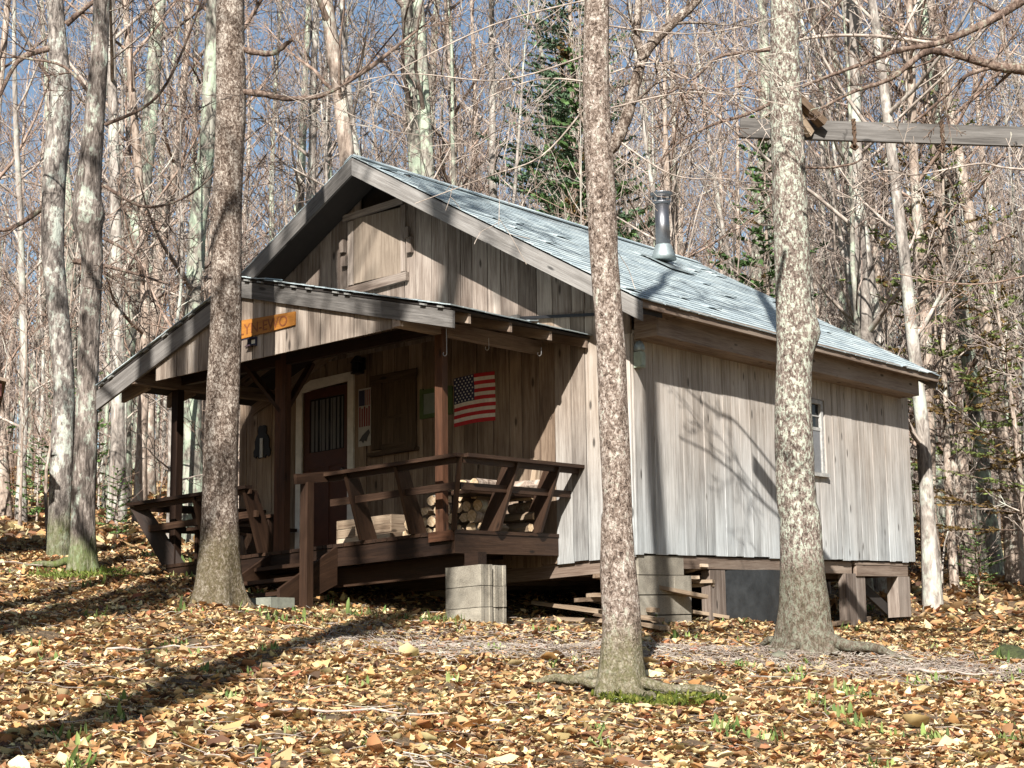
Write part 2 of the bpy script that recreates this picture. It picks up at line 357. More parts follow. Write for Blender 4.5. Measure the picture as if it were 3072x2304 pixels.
# ------------------------------------------------------------------ the camp (cabin)
W, L, H1 = 5.51, 7.2, 2.28
AX, ZR, YO, YO2 = 3.29, 4.78, .55, .16
SR = (4.78 - 2.47) / (3.29 + .464)
EX0, EX1 = -.464, 5.86
def zroof(X): return ZR - SR * abs(X - AX)
camp = empty('cabin', CB(0, 0, -.1), 'weathered board cabin with a gabled shingle roof and a front porch', 'cabin')
def planks_wall(mb, axis, p0, p1, zb, zt, off, t=.022, wmin=.16, wmax=.25, holes=(), bot=.0):
    """vertical boards side by side; zb/zt may be functions; holes: (a0,a1,z0,z1)"""
    a = p0
    while a < p1 - .02:
        w = min(rng.uniform(wmin, wmax), p1 - a)
        if p1 - a - w < .06: w = p1 - a
        e = a + w - rng.uniform(.006, .012); o = off + rng.uniform(-.003, .003)
        segs = [(zb(a) if callable(zb) else zb, None)]
        zt0 = zt(a) if callable(zt) else zt; zt1 = zt(e) if callable(zt) else zt
        cuts = [h for h in holes if h[0] < (a + e) / 2 < h[1]]
        lo = (zb((a + e) / 2) if callable(zb) else zb) + rng.uniform(-bot, bot)
        rn = rng.random()
        def put(z0, za, zb_):
            P = []
            for zz in (0, 1):
                for (aa, oo) in ((a, 0), (e, 0), (e, 1), (a, 1)):
                    z = z0 if not zz else (za if aa == a else zb_)
                    c = o - t * (1 - oo)
                    P.append((aa, c, z) if axis == 'x' else (c, aa, z))
            if axis == 'y': P = [P[i] for i in (3, 2, 1, 0, 7, 6, 5, 4)]
            mb.hexa(P, rnd=rn, grain=2)
        for h in sorted(cuts, key=lambda h: h[2]):
            if h[2] > lo: put(lo, h[2], h[2])
            lo = h[3]
        if min(zt0, zt1) > lo + .02: put(lo, zt0, zt1)
        a += w
# front wall under the porch roof up to the main gable
mb = MB(True)
planks_wall(mb, 'x', .0, .95, -.02, lambda X: min(zroof(X) - .13, 2.62), 0, bot=.012)
mb.build('front_wall', M_barn, camp)
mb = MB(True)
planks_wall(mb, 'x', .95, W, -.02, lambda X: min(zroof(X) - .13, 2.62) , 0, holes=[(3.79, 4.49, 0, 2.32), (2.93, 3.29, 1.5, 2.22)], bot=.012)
fr = mb.build('front_wall', M_shade, camp)
mb = MB(True)
planks_wall(mb, 'x', .0, W, 2.60, lambda X: zroof(X) - .10, .004, t=.03, holes=[(2.95, 3.72, 3.42, 4.6)])
mb.build('gable_wall', M_gable, camp)
mb = MB(True)
planks_wall(mb, 'y', .0, L, 0, H1 + .02, .0, holes=[(3.78, 4.47, 1.03, 1.96)], bot=.008)
sw = mb.build('side_wall', M_side, camp)
mb = MB(True)
planks_wall(mb, 'y', 0, L, 0, 2.9, W + .022)
mb.build('side_wall', M_barn, camp)
mb = MB(True)
planks_wall(mb, 'x', .0, W, 0, lambda X: zroof(X) - .10, L + .02)
mb.build('back_wall', M_barn, camp)
# dark lining so that no light leaks between the boards, and the floor
mb = MB(True)
mb.box(.03, W - .03, .03, L - .03, -.02, .04)
mb.box(.035, .05, .05, L - .05, .05, 1.0); mb.box(.035, .05, .05, 3.7, 1.0, 2.2); mb.box(.035, .05, 4.55, L - .05, 1.0, 2.2)
mb.box(.05, 3.7, .035, .05, .05, 1.45); mb.box(.05, 2.9, .035, .05, 1.45, 2.5); mb.box(4.55, W - .05, .035, .05, .05, 2.6); mb.box(.9, 4.9, .06, .075, 2.45, 3.2)
mb.build('inner_lining', M_dark, camp)
# corner boards, sill and trims
mb = MB(True)
mb.box(-.026, -.004, -.026, .10, -.01, 2.26); mb.box(.0, .11, -.048, -.026, -.01, 2.26)
mb.build('corner_board', M_side, camp)
mb = MB(True); mb.box(-.045, -.028, .02, L - .9, H1 - .06, H1 - .02); mb.build('trim_strip', M_eave, camp)
# rim joists under the boards
mb = MB(True)
mb.box(.0, .09, .06, 4.3, -.14, -.012); mb.box(.03, .1, 4.25, 5.25, -.16, -.012); mb.box(0, .08, 5.3, 7.0, -.05, -.012)
mb.box(.0, .045, 5.33, 6.97, -.19, -.06)
mb.box(.1, W, .02, .1, -.16, -.012); mb.box(.1, W, L - .1, L, -.16, -.012)
for k in range(9): mb.box(.3 + k * .6, .35 + k * .6, .1, L - .1, -.15, -.02)
mb.build('floor_frame', M_eave, camp)
# boxed eave along the side
mb = MB(True)
mb.box(-.30, -.275, .03, 6.93, 2.20, 2.44); mb.box(-.274, -.024, .03, 6.93, 2.20, 2.225); mb.box(-.297, -.03, .005, .028, 2.2, 2.44)
mb.build('eave_box', M_eave, camp)
mb = MB(True); mb.box(-.44, -.415, -.5, L + .1, 2.40, 2.50); mb.box(-.415, -.28, -.5, L + .1, 2.43, 2.448); mb.build('eave_fascia', M_eave, camp)
# roof deck + shingles
def slope_pt(y, s, side, lift=0.0, ax=AX, zr=ZR, sl=SR):
    """s metres down the slope from the ridge"""
    c = 1 / math.sqrt(1 + sl * sl); X = ax - side * s * c; Z = zr - s * c * sl
    return (X - side * lift * sl * c, y, Z + lift * c)
def shingled(name, side, slen, y0, y1, ax, zr, sl, parent, sag=0.0):
    mb = MB(True); n = int(slen / .135); st = slen / n
    for i in range(n):
        y = y0 - rng.random() * .15
        while y < y1:
            w = rng.choice((.15, .2, .3, .3)); ya = max(y, y0); yb = min(y + w - .004, y1)
            if yb - ya > .02:
                s0 = slen - (i + 1) * st - .02; s1 = slen - i * st + rng.uniform(-.004, .006)
                s0 = max(s0, 0)
                t = .011; lf = .012 + rng.uniform(0, .004)
                cu = .03 if rng.random() < .02 else 0
                f = lambda yy, s, l: slope_pt(yy, s, side, l + sag * math.sin(math.pi * (yy - y0) / (y1 - y0)) * -1, ax, zr, sl)
                P = [f(ya, s0, .0), f(yb, s0, .0), f(yb, s1, lf - t + cu), f(ya, s1, lf - t + cu * .4), f(ya, s0, .006), f(yb, s0, .006), f(yb, s1, lf + cu), f(ya, s1, lf + cu * .4)]
                if side < 0: P = [P[k] for k in (3, 2, 1, 0, 7, 6, 5, 4)]
                mb.hexa(P, grain=0)
            y += w
    return mb.build(name, M_shin, parent)
roof = tag(empty('roof', CB(0, 0, 0), None, None)); del_keys = None
roof.parent = camp; roof.location = Vector(CB(0, 0, 0)) - camp.location
c_ = 1 / math.sqrt(1 + SR * SR)
shingled('shingles', 1, (AX - EX0) / c_, -YO - .02, L + YO2, AX, ZR, SR, roof, .015)
shingled('shingles', -1, (EX1 - AX) / c_, -YO - .02, L + YO2, AX, ZR, SR, roof)
mb = MB(True)
for side, ex in ((1, EX0 + .02), (-1, EX1 - .02)):
    s = abs(ex - AX) / c_
    y = -YO
    P = lambda yy, ss_, l: slope_pt(yy, ss_, side, l)
    q = [P(-YO + .03, 0, -.03), P(L + YO2, 0, -.03), P(L + YO2, s, -.03), P(-YO + .03, s, -.03), P(-YO + .03, 0, -.006), P(L + YO2, 0, -.006), P(L + YO2, s, -.02), P(-YO + .03, s, -.02)]
    if side < 0: q = [q[k] for k in (3, 2, 1, 0, 7, 6, 5, 4)]
    mb.hexa(q, grain=0)
mb.build('roof_deck', M_dark, roof)
mb = MB(True)   # ridge cap
for k in range(28):
    y = -YO - .02 + k * (L + YO + YO2) / 28
    for sd in (1, -1):
        P = [slope_pt(y, 0, sd, .02), slope_pt(y + .29, 0, sd, .02), slope_pt(y + .29, .13, sd, .018), slope_pt(y, .13, sd, .018)]
        P += [slope_pt(y, 0, sd, .03), slope_pt(y + .29, 0, sd, .03), slope_pt(y + .29, .13, sd, .028), slope_pt(y, .13, sd, .028)]
        mb.hexa(P, grain=0)
mb.build('ridge_cap', M_shin, roof)
# rake boards
def rake(mb, y, X0, X1, ax, zr, sl, top, h, t=.035):
    z = lambda X: zr - sl * abs(X - ax) - top
    P = [(X0, y - t, z(X0) - h), (X1, y - t, z(X1) - h), (X1, y, z(X1) - h), (X0, y, z(X0) - h), (X0, y - t, z(X0)), (X1, y - t, z(X1)), (X1, y, z(X1)), (X0, y, z(X0))]
    mb.hexa(P, grain=0)
for a, b_ in ((-.47, AX - .003), (AX + .003, EX1)):
    mb = MB(True); rake(mb, -YO, a, b_, AX, ZR, SR, .02, .20); mb.build('rake_board', M_trim, roof)
for a, b_ in ((-.40, AX - .003), (AX + .003, EX1)):
    mb = MB(True); rake(mb, L + YO2, a, b_, AX, ZR, SR, .03, .18); mb.build('rake_board', M_trim, roof)
# soffit boards of the gable overhang, dark rafters behind it
mb = MB(True)
for X0, X1 in ((-.4, AX), (AX, EX1 - .05)):
    rake(mb, -.05, X0, X1, AX, ZR, SR, .04, .12, .45)
mb.build('gable_soffit', M_dark, roof)
# loft hatch in the gable
hatch = empty('loft_hatch', (0, 0, 0), None, None); hatch.parent = camp
hatch.location = Vector(CB(3.3, 0, 3.4)) - camp.location
mb = MB(True); mb.box(3.0, 3.70, -.052, -.034, 3.45, 4.22); mb.build('plywood_panel', M_ply, hatch)
mb = MB(True)
mb.hexa([(2.96, -.08, 4.26), (3.85, -.08, 4.215), (3.85, -.03, 4.215), (2.96, -.03, 4.26), (2.96, -.08, 4.335), (3.85, -.08, 4.29), (3.85, -.03, 4.29), (2.96, -.03, 4.335)], grain=0)
mb.hexa([(2.90, -.09, 3.345), (3.80, -.09, 3.31), (3.80, -.03, 3.31), (2.90, -.03, 3.345), (2.90, -.09, 3.445), (3.80, -.09, 3.415), (3.80, -.03, 3.415), (2.90, -.03, 3.445)], grain=0)
mb.box(2.93, 2.995, -.065, -.033, 3.46, 4.24); mb.box(3.705, 3.78, -.065, -.033, 3.44, 4.20)
mb.build('hatch_frame', M_gable, hatch)
mb = MB(True); mb.box(2.86, 2.935, -.10, -.068, 3.83, 3.96); mb.box(2.83, 2.90, -.085, -.035, 3.66, 3.84); mb.build('latch_block', M_gable, hatch)
mb = MB(True); mb.box(3.83, 3.90, -.085, -.035, 3.85, 4.0); mb.box(3.80, 3.87, -.085, -.035, 3.68, 3.80); mb.build('latch_block', M_gable, hatch)
mb = MB(True); mb.box(2.97, 3.66, .06, .09, 4.2, 4.62); mb.build('vent_opening', M_dark, camp)

# window in the side wall
win = empty('window', (0, 0, 0), None, None); win.parent = camp; win.location = Vector(CB(0, 4.1, 1)) - camp.location
mb = MB(True)
mb.box(-.035, .01, 4.40, 4.46, 1.05, 1.95); mb.box(-.035, .01, 3.79, 3.85, 1.05, 1.95); mb.box(-.035, .01, 3.85, 4.40, 1.90, 1.95)
mb.box(-.02, .01, 3.85, 4.40, 1.57, 1.61); mb.box(-.012, .005, 4.11, 4.13, 1.61, 1.90); mb.box(-.012, .005, 3.85, 4.40, 1.745, 1.76)
mb.build('window_frame', M_winf, win)
mb = MB(True); mb.box(-.07, .01, 3.74, 4.52, 1.0, 1.045); mb.build('window_sill', M_winf, win)
mb = MB(True); mb.box(.004, .008, 3.84, 4.41, 1.05, 1.92); mb.build('pane', M_glass, win)
mb = MB(True); mb.box(-.014, -.008, 3.86, 4.39, 1.06, 1.57, col=(.17, .175, .18)); mb.build('insect_screen', M_paint, win)

# door
door = empty('door', (0, 0, 0), None, None); door.parent = camp; door.location = Vector(CB(4.1, 0, .3)) - camp.location
mb = MB(True)
mb.box(3.70, 3.79, -.05, -.026, .3, 2.33); mb.hexa([(4.49, -.05, .3), (4.58, -.05, .3), (4.58, -.026, .3), (4.49, -.026, .3), (4.49, -.05, 2.36), (4.58, -.05, 2.315), (4.58, -.026, 2.315), (4.49, -.026, 2.36)])
mb.hexa([(3.70, -.055, 2.33), (4.49, -.055, 2.29), (4.49, -.026, 2.29), (3.70, -.026, 2.33), (3.70, -.055, 2.425), (4.36, -.055, 2.413), (4.36, -.026, 2.413), (3.70, -.026, 2.425)])
mb.hexa([(4.36, -.052, 2.29), (4.58, -.052, 2.27), (4.58, -.026, 2.27), (4.36, -.026, 2.29), (4.36, -.052, 2.412), (4.58, -.052, 2.316), (4.58, -.026, 2.316), (4.36, -.026, 2.412)])
mb.build('door_casing', M_white, door)
mb = MB(True)
for q in ((3.80, 3.87, .3, 2.3), (4.40, 4.48, .3, 2.3), (3.87, 4.40, 2.19, 2.3), (3.87, 4.40, 1.38, 1.56), (3.87, 4.40, .3, .42), (4.1, 4.17, .42, 1.38)):
    mb.box(q[0], q[1], -.012, .02, q[2], q[3])
mb.box(3.87, 4.40, -.001, .018, .42, 1.38)
mb.build('door_leaf', M_door, door)
mb = MB(True); mb.box(3.87, 4.40, .006, .012, 1.56, 2.19); mb.build('door_pane', M_glass, door)
mb = MB(True)
for k in range(9):
    x = 3.9 + k * .055; mb.box(x, x + .02 + .012 * (k % 3), .001, .004, 1.57, 2.17)
mb.build('curtain', M_curtain, door)
mb = MB(True); mb.tube([CB(3.84, -.02, 1.3), CB(3.84, -.06, 1.3)], .012, 8); mb.cab = False; mb.v = [tuple(v) for v in mb.v]
mb = MB(); a = Vector(CB(3.84, -.012, 1.3)); mb.tube([a, a + Vector((0, -.045, 0))], [.012, .012], 8); mb.tube([a + Vector((0, -.045, 0)), a + Vector((0, -.06, 0)), a + Vector((0, -.08, 0))], [.02, .03, .018], 10)
mb.build('door_handle', M_steel, door)

# board-framed shutter over the front window
sh = empty('window_shutter', (0, 0, 0), None, None); sh.parent = camp; sh.location = Vector(CB(3.1, 0, 1.5)) - camp.location
mb = MB(True); mb.box(2.79, 2.94, -.06, -.026, 1.44, 2.30); mb.box(3.28, 3.42, -.06, -.026, 1.47, 2.30); mb.box(2.76, 3.44, -.075, -.062, 2.22, 2.32); mb.box(2.94, 3.28, -.06, -.026, 1.44, 1.52)
mb.build('shutter_frame', M_shut, sh)
mb = MB(True); mb.box(2.94, 3.11, -.05, -.03, 1.52, 2.22); mb.box(3.113, 3.28, -.05, -.03, 1.52, 2.22); mb.box(2.94, 3.28, -.058, -.051, 1.80, 1.83); mb.build('shutter_panel', M_shut, sh)
mb = MB(True); mb.box(2.76, 3.44, -.12, -.03, 1.395, 1.435); mb.build('shutter_sill', M_shut, sh)

# ---- porch
PX0, PX1, PD, ZD = .915, 4.845, 1.83, .287
GY = -2.40
mb = MB(True)     # deck planks, running from the wall to the front
x = PX0
while x < PX1 - .01:
    w = min(.14, PX1 - x); mb.box(x, x + w - .006, -PD, -.03, ZD - .035 + rng.uniform(-.002, .002), ZD, grain=1); x += w
mb.build('porch_deck', M_stain, camp)
mb = MB(True)
mb.box(PX0 + .05, PX1, -PD + .015, -PD + .055, ZD - .225, ZD - .037); mb.box(PX0 + .01, PX0 + .05, -PD + .012, -.03, ZD - .225, ZD - .037); mb.box(PX1 - .04, PX1, -PD + .06, -.03, ZD - .225, ZD - .037)
for k in range(9): mb.box(PX0 + .3 + k * .42, PX0 + .34 + k * .42, -PD + .06, -.03, ZD - .2, ZD - .04)
mb.box(PX0 + .06, PX1 - .05, -PD + .25, -PD + .34, ZD - .42, ZD - .226)
mb.build('porch_frame', M_stain, camp)
mb = MB(True); mb.box(.64, .92, -1.86, -1.83, ZD - .06, ZD - .02, ); mb.v = []; 
mb = MB(True); mb.box(PX0 + .02, PX0 + .30, -PD - .03, -PD + .01, ZD - .10, ZD - .004); mb.build('patch_board', M_red, camp)
POSTS = [(1.14, .09, 2.25, M_red), (3.23, .145, 2.30, M_red), (4.79, .095, 2.22, M_stain)]
for x, w, zt, m in POSTS:
    mb = MB(True); y = -1.74
    if x == 3.23:
        mb.box(x - w / 2, x + w / 2 - .075, y - .045, y + .045, ZD - .2, zt + .1); mb.box(x + w / 2 - .073, x + w / 2, y - .045, y + .045, ZD - .2, zt)
    else: mb.box(x - w / 2, x + w / 2, y - w / 2, y + w / 2, ZD, zt + .03)
    mb.build('porch_post', m, camp)
# knee braces of the middle post
mb = MB(True); mb.beam((3.23, -1.74, 1.75), (3.75, -1.74, 2.3), .04, .09, (0, 1, 0)); mb.beam((3.23, -1.72, 1.75), (3.23, -1.3, 2.3), .04, .09, (1, 0, 0)); mb.build('knee_brace', M_stain, camp)
# beams carrying the porch roof
PAX, PZR, PS_R, PS_L = 3.2, 3.085, .283, .397
PE0, PE1, GYR = .46, 5.29, -2.45
def zp(X): return PZR - (PS_R if X < PAX else PS_L) * abs(X - PAX)
for x, zb in ((1.10, 2.225), (4.72, 2.20)):
    mb = MB(True); mb.box(x, x + .09, GY - .04, -.03, zb, zb + .13); mb.build('porch_beam', M_eave, camp)
mb = MB(True); mb.box(1.2, 4.7, -1.78, -1.70, 2.24, 2.36); mb.build('porch_beam', M_stain, camp)
# rafters with their tails
for k, y in enumerate((-2.13, -1.45, -.75, -.08)):
    for s, X1, X0 in ((1, .50, PAX), (-1, PE1 - .05, PAX)):
        mb = MB(True)
        a = (X1, y, zp(X1) - .09); b = (X0, y, zp(X0) - .09)
        h = .05; t = .02
        lo = .045 if s > 0 else .07
        P = [(a[0], y - t, a[2] - lo), (b[0], y - t, b[2] - h), (b[0], y + t, b[2] - h), (a[0], y + t, a[2] - lo), (a[0], y - t, a[2] + h), (b[0], y - t, b[2] + h), (b[0], y + t, b[2] + h), (a[0], y + t, a[2] + h)]
        mb.hexa(P, grain=0); mb.build('rafter', M_eave, camp)
# left rafter tails show deeper
for y in (-2.13, -1.45, -.75):
    mb = MB(True); z0 = zp(5.2) - .09
    mb.hexa([(4.83, y - .025, z0 - .02), (5.24, y - .025, z0 - .11), (5.24, y + .025, z0 - .11), (4.83, y + .025, z0 - .02), (4.83, y - .025, z0 + .13), (5.24, y - .025, z0 + .03), (5.24, y + .025, z0 + .03), (4.83, y + .025, z0 + .13)], grain=0)
    mb.build('rafter_tail', M_eave, camp)
proof = empty('porch_roof', (0, 0, 0), None, None); proof.parent = camp; proof.location = Vector(CB(0, 0, 2)) - camp.location
for side, sl, ex in ((1, PS_R, PE0), (-1, PS_L, PE1)):
    cc = 1 / math.sqrt(1 + sl * sl)
    shingled('shingles', side, abs(ex - PAX) / cc, GYR - .03, -.03, PAX, PZR, sl, proof)
mb = MB(True)
for side, sl, ex in ((1, PS_R, PE0 + .02), (-1, PS_L, PE1 - .02)):
    cc = 1 / math.sqrt(1 + sl * sl); s = abs(ex - PAX) / cc
    y = GYR
    while y < -.04:
        w = min(.18, -.035 - y); P = lambda yy, q, l: slope_pt(yy, q, side, l, PAX, PZR, sl)
        q = [P(y, 0, -.035), P(y + w - .004, 0, -.035), P(y + w - .004, s, -.035), P(y, s, -.035), P(y, 0, -.003), P(y + w - .004, 0, -.003), P(y + w - .004, s, -.016), P(y, s, -.016)]
        if side < 0: q = [q[k] for k in (3, 2, 1, 0, 7, 6, 5, 4)]
        mb.hexa(q, grain=2 if False else 1); y += w
mb.build('roof_deck', M_dark, proof)
for a, b_, sl, h in ((PE0, PAX - .003, PS_R, .165), (PAX + .003, PE1 + .02, PS_L, .21)):
    mb = MB(True); rake(mb, GYR + .035, a, b_, PAX, PZR, sl, .045, h); mb.build('rake_board', M_trim, proof)
# row of pale shingle edges standing proud over the rake
for k in range(30):
    X = PE0 + .1 + k * .165
    if abs(X - PAX) < .08 or rng.random() < .45: continue
    X += rng.uniform(-.04, .04)
    z = zp(X) - .022
    d_ = -(PS_R if X < PAX else -PS_L) * -1
    mb = MB(True); mb.hexa([(X, GYR - .035, z - .012), (X + .06, GYR - .035, z - .012 + d_ * .06), (X + .06, GYR + .03, z - .012 + d_ * .06), (X, GYR + .03, z - .012), (X, GYR - .035, z + .004), (X + .06, GYR - .035, z + .004 + d_ * .06), (X + .06, GYR + .03, z + .004 + d_ * .06), (X, GYR + .03, z + .004)], col=(.20, .20, .185)); mb.build('shingle_edge', M_paint, proof)
mb = MB(True)
def ptie(X): return 2.225 + (2.19 - 2.225) * (X - 1.09) / 3.36
planks_wall(mb, 'x', 1.09, 4.45, ptie, lambda X: zp(X) - .05, GY + .02, wmin=.13, wmax=.17)
mb.build('porch_gable', M_barn, camp)
mb = MB(True); mb.box(1.2, 4.45, GY + .03, GY + .07, 2.26, 2.34); mb.build('gable_tie', M_eave, camp)
# loose board and cable on the porch roof by the gable
mb = MB(True); mb.box(1.35, 1.95, -.12, -.06, 2.63, 2.68); mb.build('flashing_board', M_trim, camp)
mb = MB(True); mb.beam((1.45, -.06, 2.66), (.35, -.06, 2.52), .03, .03); mb.build('flashing_strip', M_iron, camp)

# ---- bench railing round the porch
RO, RH = .272, .685
bench = empty('bench_railing', (0, 0, 0), None, None); bench.parent = camp; bench.location = Vector(CB(2, -1.8, ZD)) - camp.location
def rail(name, a, b, w=.11, h=.035, m=M_stain): mb = MB(True); mb.beam(a, b, w, h); mb.build(name, m, bench)
zt = ZD + RH; RX0, RX1, RYF = PX0 - RO, PX1 + RO, -PD - RO
rail('top_rail', (RX0, RYF, zt - .017), (2.36, RYF, zt - .017)); rail('top_rail', (3.36, RYF, zt - .017), (RX1, RYF, zt - .017))
rail('top_rail', (RX0, RYF + .056, zt - .019), (RX0, -.02, zt - .019)); rail('top_rail', (RX1, RYF + .056, zt - .019), (RX1, -.02, zt - .019))
for nm, a, b in (('rail_stringer', (RX0 + .05, RYF + .03, zt - .06), (2.36, RYF + .03, zt - .06)), ('rail_stringer', (3.36, RYF + .03, zt - .06), (RX1 - .05, RYF + .03, zt - .06)), ('rail_stringer', (RX0 + .03, RYF + .06, zt - .06), (RX0 + .03, -.03, zt - .06)), ('rail_stringer', (RX1 - .03, RYF + .06, zt - .06), (RX1 - .03, -.03, zt - .06))):
    rail(nm, a, b, .035, .05)
zm = ZD + .40; om = RO * .50
for a, b in (((PX0 - om, -PD - om, zm), (2.36, -PD - om, zm)), ((3.36, -PD - om, zm), (PX1 + om, -PD - om, zm)), ((PX0 - om, -PD - om + .03, zm - .002), (PX0 - om, -.03, zm - .002)), ((PX1 + om, -PD - om + .03, zm - .002), (PX1 + om, -.03, zm - .002))):
    rail('mid_rail', a, b, .035, .07)
def brace(px, py, dx, dy, wb=.20):
    """slanted bench back support standing on the deck rim and leaning outwards by dx,dy"""
    mb = MB(True); u = Vector((dx, dy, 0)).normalized(); s = Vector((-u.y, u.x, 0)) * .019
    base = Vector((px, py, ZD)); top = base + u * Vector((dx, dy, 0)).length + Vector((0, 0, RH - .04))
    P = []
    for c, inn, out in ((base, -.20, .05), (top, -.17, .02)):
        for q in ((inn, -1), (out, -1), (out, 1), (inn, 1)): P.append(c + u * q[0] + s * q[1])
    mb.hexa(P, grain=2); mb.build('slanted_brace', M_stain, bench)
for x in (1.42, 2.05, 3.42, 4.15): brace(x, -PD, 0, -RO)
for y in (-1.16, -.43): brace(PX0, y, -RO, 0); brace(PX1, y, RO, 0)
mb = MB(True); mb.beam((PX0 + .02, -PD + .0, ZD), (RX0 + .02, RYF + .02, zt - .03), .045, .04, (0, 0, 1)); mb.build('corner_brace', M_stain, bench)
brace(PX1 - .02, -PD, RO, -RO)
for q in ((.95, 1.25, -1.55, -.1), (4.5, 4.8, -1.55, -.1)):
    mb = MB(True); mb.box(q[0], q[0] + .14, q[2], q[3], ZD + .37, ZD + .405, grain=1); mb.box(q[0] + .15, q[1] + .02, q[2], q[3], ZD + .37, ZD + .405, grain=1); mb.box(q[1] - .05, q[1] - .01, q[2] + .1, q[2] + .14, ZD + .002, ZD + .368); mb.box(q[1] - .05, q[1] - .01, q[3] - .2, q[3] - .16, ZD + .002, ZD + .368)
    mb.build('bench_seat', M_stain, bench)
mb = MB(True); mb.box(3.4, 4.45, -1.72, -1.45, ZD + .37, ZD + .405, grain=0); mb.box(3.45, 3.49, -1.7, -1.5, ZD + .002, ZD + .368); mb.box(4.3, 4.34, -1.7, -1.5, ZD + .002, ZD + .368); mb.build('bench_seat', M_stain, bench)

# ---- steps
st = empty('porch_steps', (0, 0, 0), None, None); st.parent = camp; st.location = Vector(CB(2.9, -2.3, -.3)) - camp.location
for k, (y, z) in enumerate(((-2.05, .12), (-2.32, -.03), (-2.6, -.18))):
    mb = MB(True); mb.box(2.44, 3.3, y - .02, y + .11, z - .038, z, grain=0); mb.box(2.44, 3.3, y + .12, y + .24, z - .038, z - .002, grain=0); mb.build('tread', M_stain, st)
for x in (2.40, 3.31):
    mb = MB(True); mb.hexa([(x, -2.66, -.42), (x, -1.82, -.12), (x + .038, -1.82, -.12), (x + .038, -2.66, -.42), (x, -2.66, -.16), (x, -1.82, .26), (x + .038, -1.82, .26), (x + .038, -2.66, -.16)], grain=0); mb.build('stringer', M_stain, st)
mb = MB(True); mb.box(2.285, 2.385, -2.40, -2.31, -.36, .87); mb.build('newel_post', M_stain, st)
mb = MB(True); mb.beam((2.34, -2.52, .895), (2.30, -1.95, .955), .04, .10); mb.build('handrail', M_stain, st)

# ---- porch pier of concrete blocks and the other footings (children of the cabin)
def blocks(name, x0, x1, y0, y1, ztop, n, parent, hb=.197, cols=1, jog=0):
    mb = MB(True)
    for k in range(n):
        z1 = ztop - k * (hb + .006); j = rng.uniform(-.006, .006)
        for c in range(cols):
            w = (y1 - y0) / cols
            a, b = y0 + c * w + .003, y0 + (c + 1) * w - .003
            mb.box(x0 + j, x1 + j, a + j, b + j, z1 - hb, z1, grain=0)
            # the open ends of the block: a shallow recess edged by two ribs
            mb.box(x0 + j - .012, x0 + j, a + j, a + j + .045, z1 - hb, z1, grain=2); mb.box(x0 + j - .012, x0 + j, b + j - .045, b + j, z1 - hb, z1, grain=2)
    return mb.build(name, M_cmu, parent)
blocks('block_pier', .70, 1.11, -1.73, -1.54, -.065, 4, camp)
mb = MB(True); mb.box(.74, .90, -1.70, -1.56, -.063, .06); mb.build('pier_shim', M_stain, camp)
blocks('block_pier', .70, 1.11, -1.50, -1.31, -.07, 4, camp)
mb = MB(True)
hb = .2
for r_, (y0, y1, z) in enumerate(((.02, .95, -.013), (.02, 1.11, -.213), (.02, 1.10, -.419), (.03, 1.09, -.625))):
    n_ = 2 if r_ == 0 else 3
    for c in range(n_):
        a = y0 + (y1 - y0) * c / n_ + .003; b = y0 + (y1 - y0) * (c + 1) / n_ - .003
        mb.box(rng.uniform(-.006, .006), .38, a, b, z - .194, z, grain=1)
mb.build('block_pier', M_cmu, camp)
for x, y in ((5.2, -1.7), (5.2, .1), (5.2, 3), (5.2, 6.9), (2.8, 3.4), (2.8, .3)):
    blocks('block_pier', x - .2, x + .2, y - .1, y + .1, -.15 if y < 0 else -.16, 4 if x < 4 else 3, camp)
# dark panels added to keep the crawlspace black, far side and across the middle
mb = MB(True); mb.box(5.38, 5.41, .1, L, -.75, -.16, grain=1); mb.box(.3, 5.3, 3.35, 3.38, -.95, -.16, grain=0); mb.box(4.78, 4.80, -1.75, 0, -.6, .06, grain=1); mb.build('crawlspace_blocker', M_dark, camp)
# timber posts under the back of the side wall
mb = MB(True)
mb.box(.0, .10, 4.99, 5.30, -.82, -.163, grain=2); mb.box(.02, .12, 5.305, 5.62, -.78, -.195, grain=2)
mb.build('timber_post', M_gable, camp)
mb = MB(True); mb.box(.0, .16, 6.63, 7.02, -.72, -.193, grain=2); mb.build('timber_post', M_gable, camp)
mb = MB(True); mb.beam((.2, 5.7, -.22), (.2, 6.7, -.62), .04, .14); mb.build('diagonal_brace', M_dark, camp)
mb = MB(True); mb.box(.0, .11, 1.52, 1.86, -.72, -.15, grain=2); mb.build('timber_post', M_gable, camp)

# ---- chimney pipe
cx, cy = -2.17, 4.6
zc = CB(2.18, 4.5, 4.37)
ch = empty('stovepipe', (0, 0, 0), None, None); ch.parent = camp; P0 = Vector(CB(2.185, 4.5, 4.20)); ch.location = P0 - camp.location
mb = MB(); mb.lathe(P0, [(.096, .12), (.096, .74)], 26); mb.smooth = True; mb.build('pipe', M_steel, ch)
mb = MB(); mb.lathe(P0, [(.104, .715), (.122, .735), (.122, .75)], 26); mb.lathe(P0, [(.122, .81), (.128, .84), (.152, .86), (.152, .87), (.02, .895)], 26); mb.lathe(P0, [(.06, .74), (.06, .84)], 16)
for k in range(4):
    a = k * math.pi / 2 + .5; mb.tube([P0 + Vector((.112 * math.cos(a), .112 * math.sin(a), .745)), P0 + Vector((.112 * math.cos(a), .112 * math.sin(a), .815))], .016, 6)
mb.smooth = False; mb.build('rain_cap', M_steel, ch)
mb = MB(); mb.lathe(P0, [(.17, -.04), (.155, .02), (.112, .15), (.103, .165)], 26); mb.smooth = True; mb.build('storm_collar', M_galv, ch)
mb = MB(True)
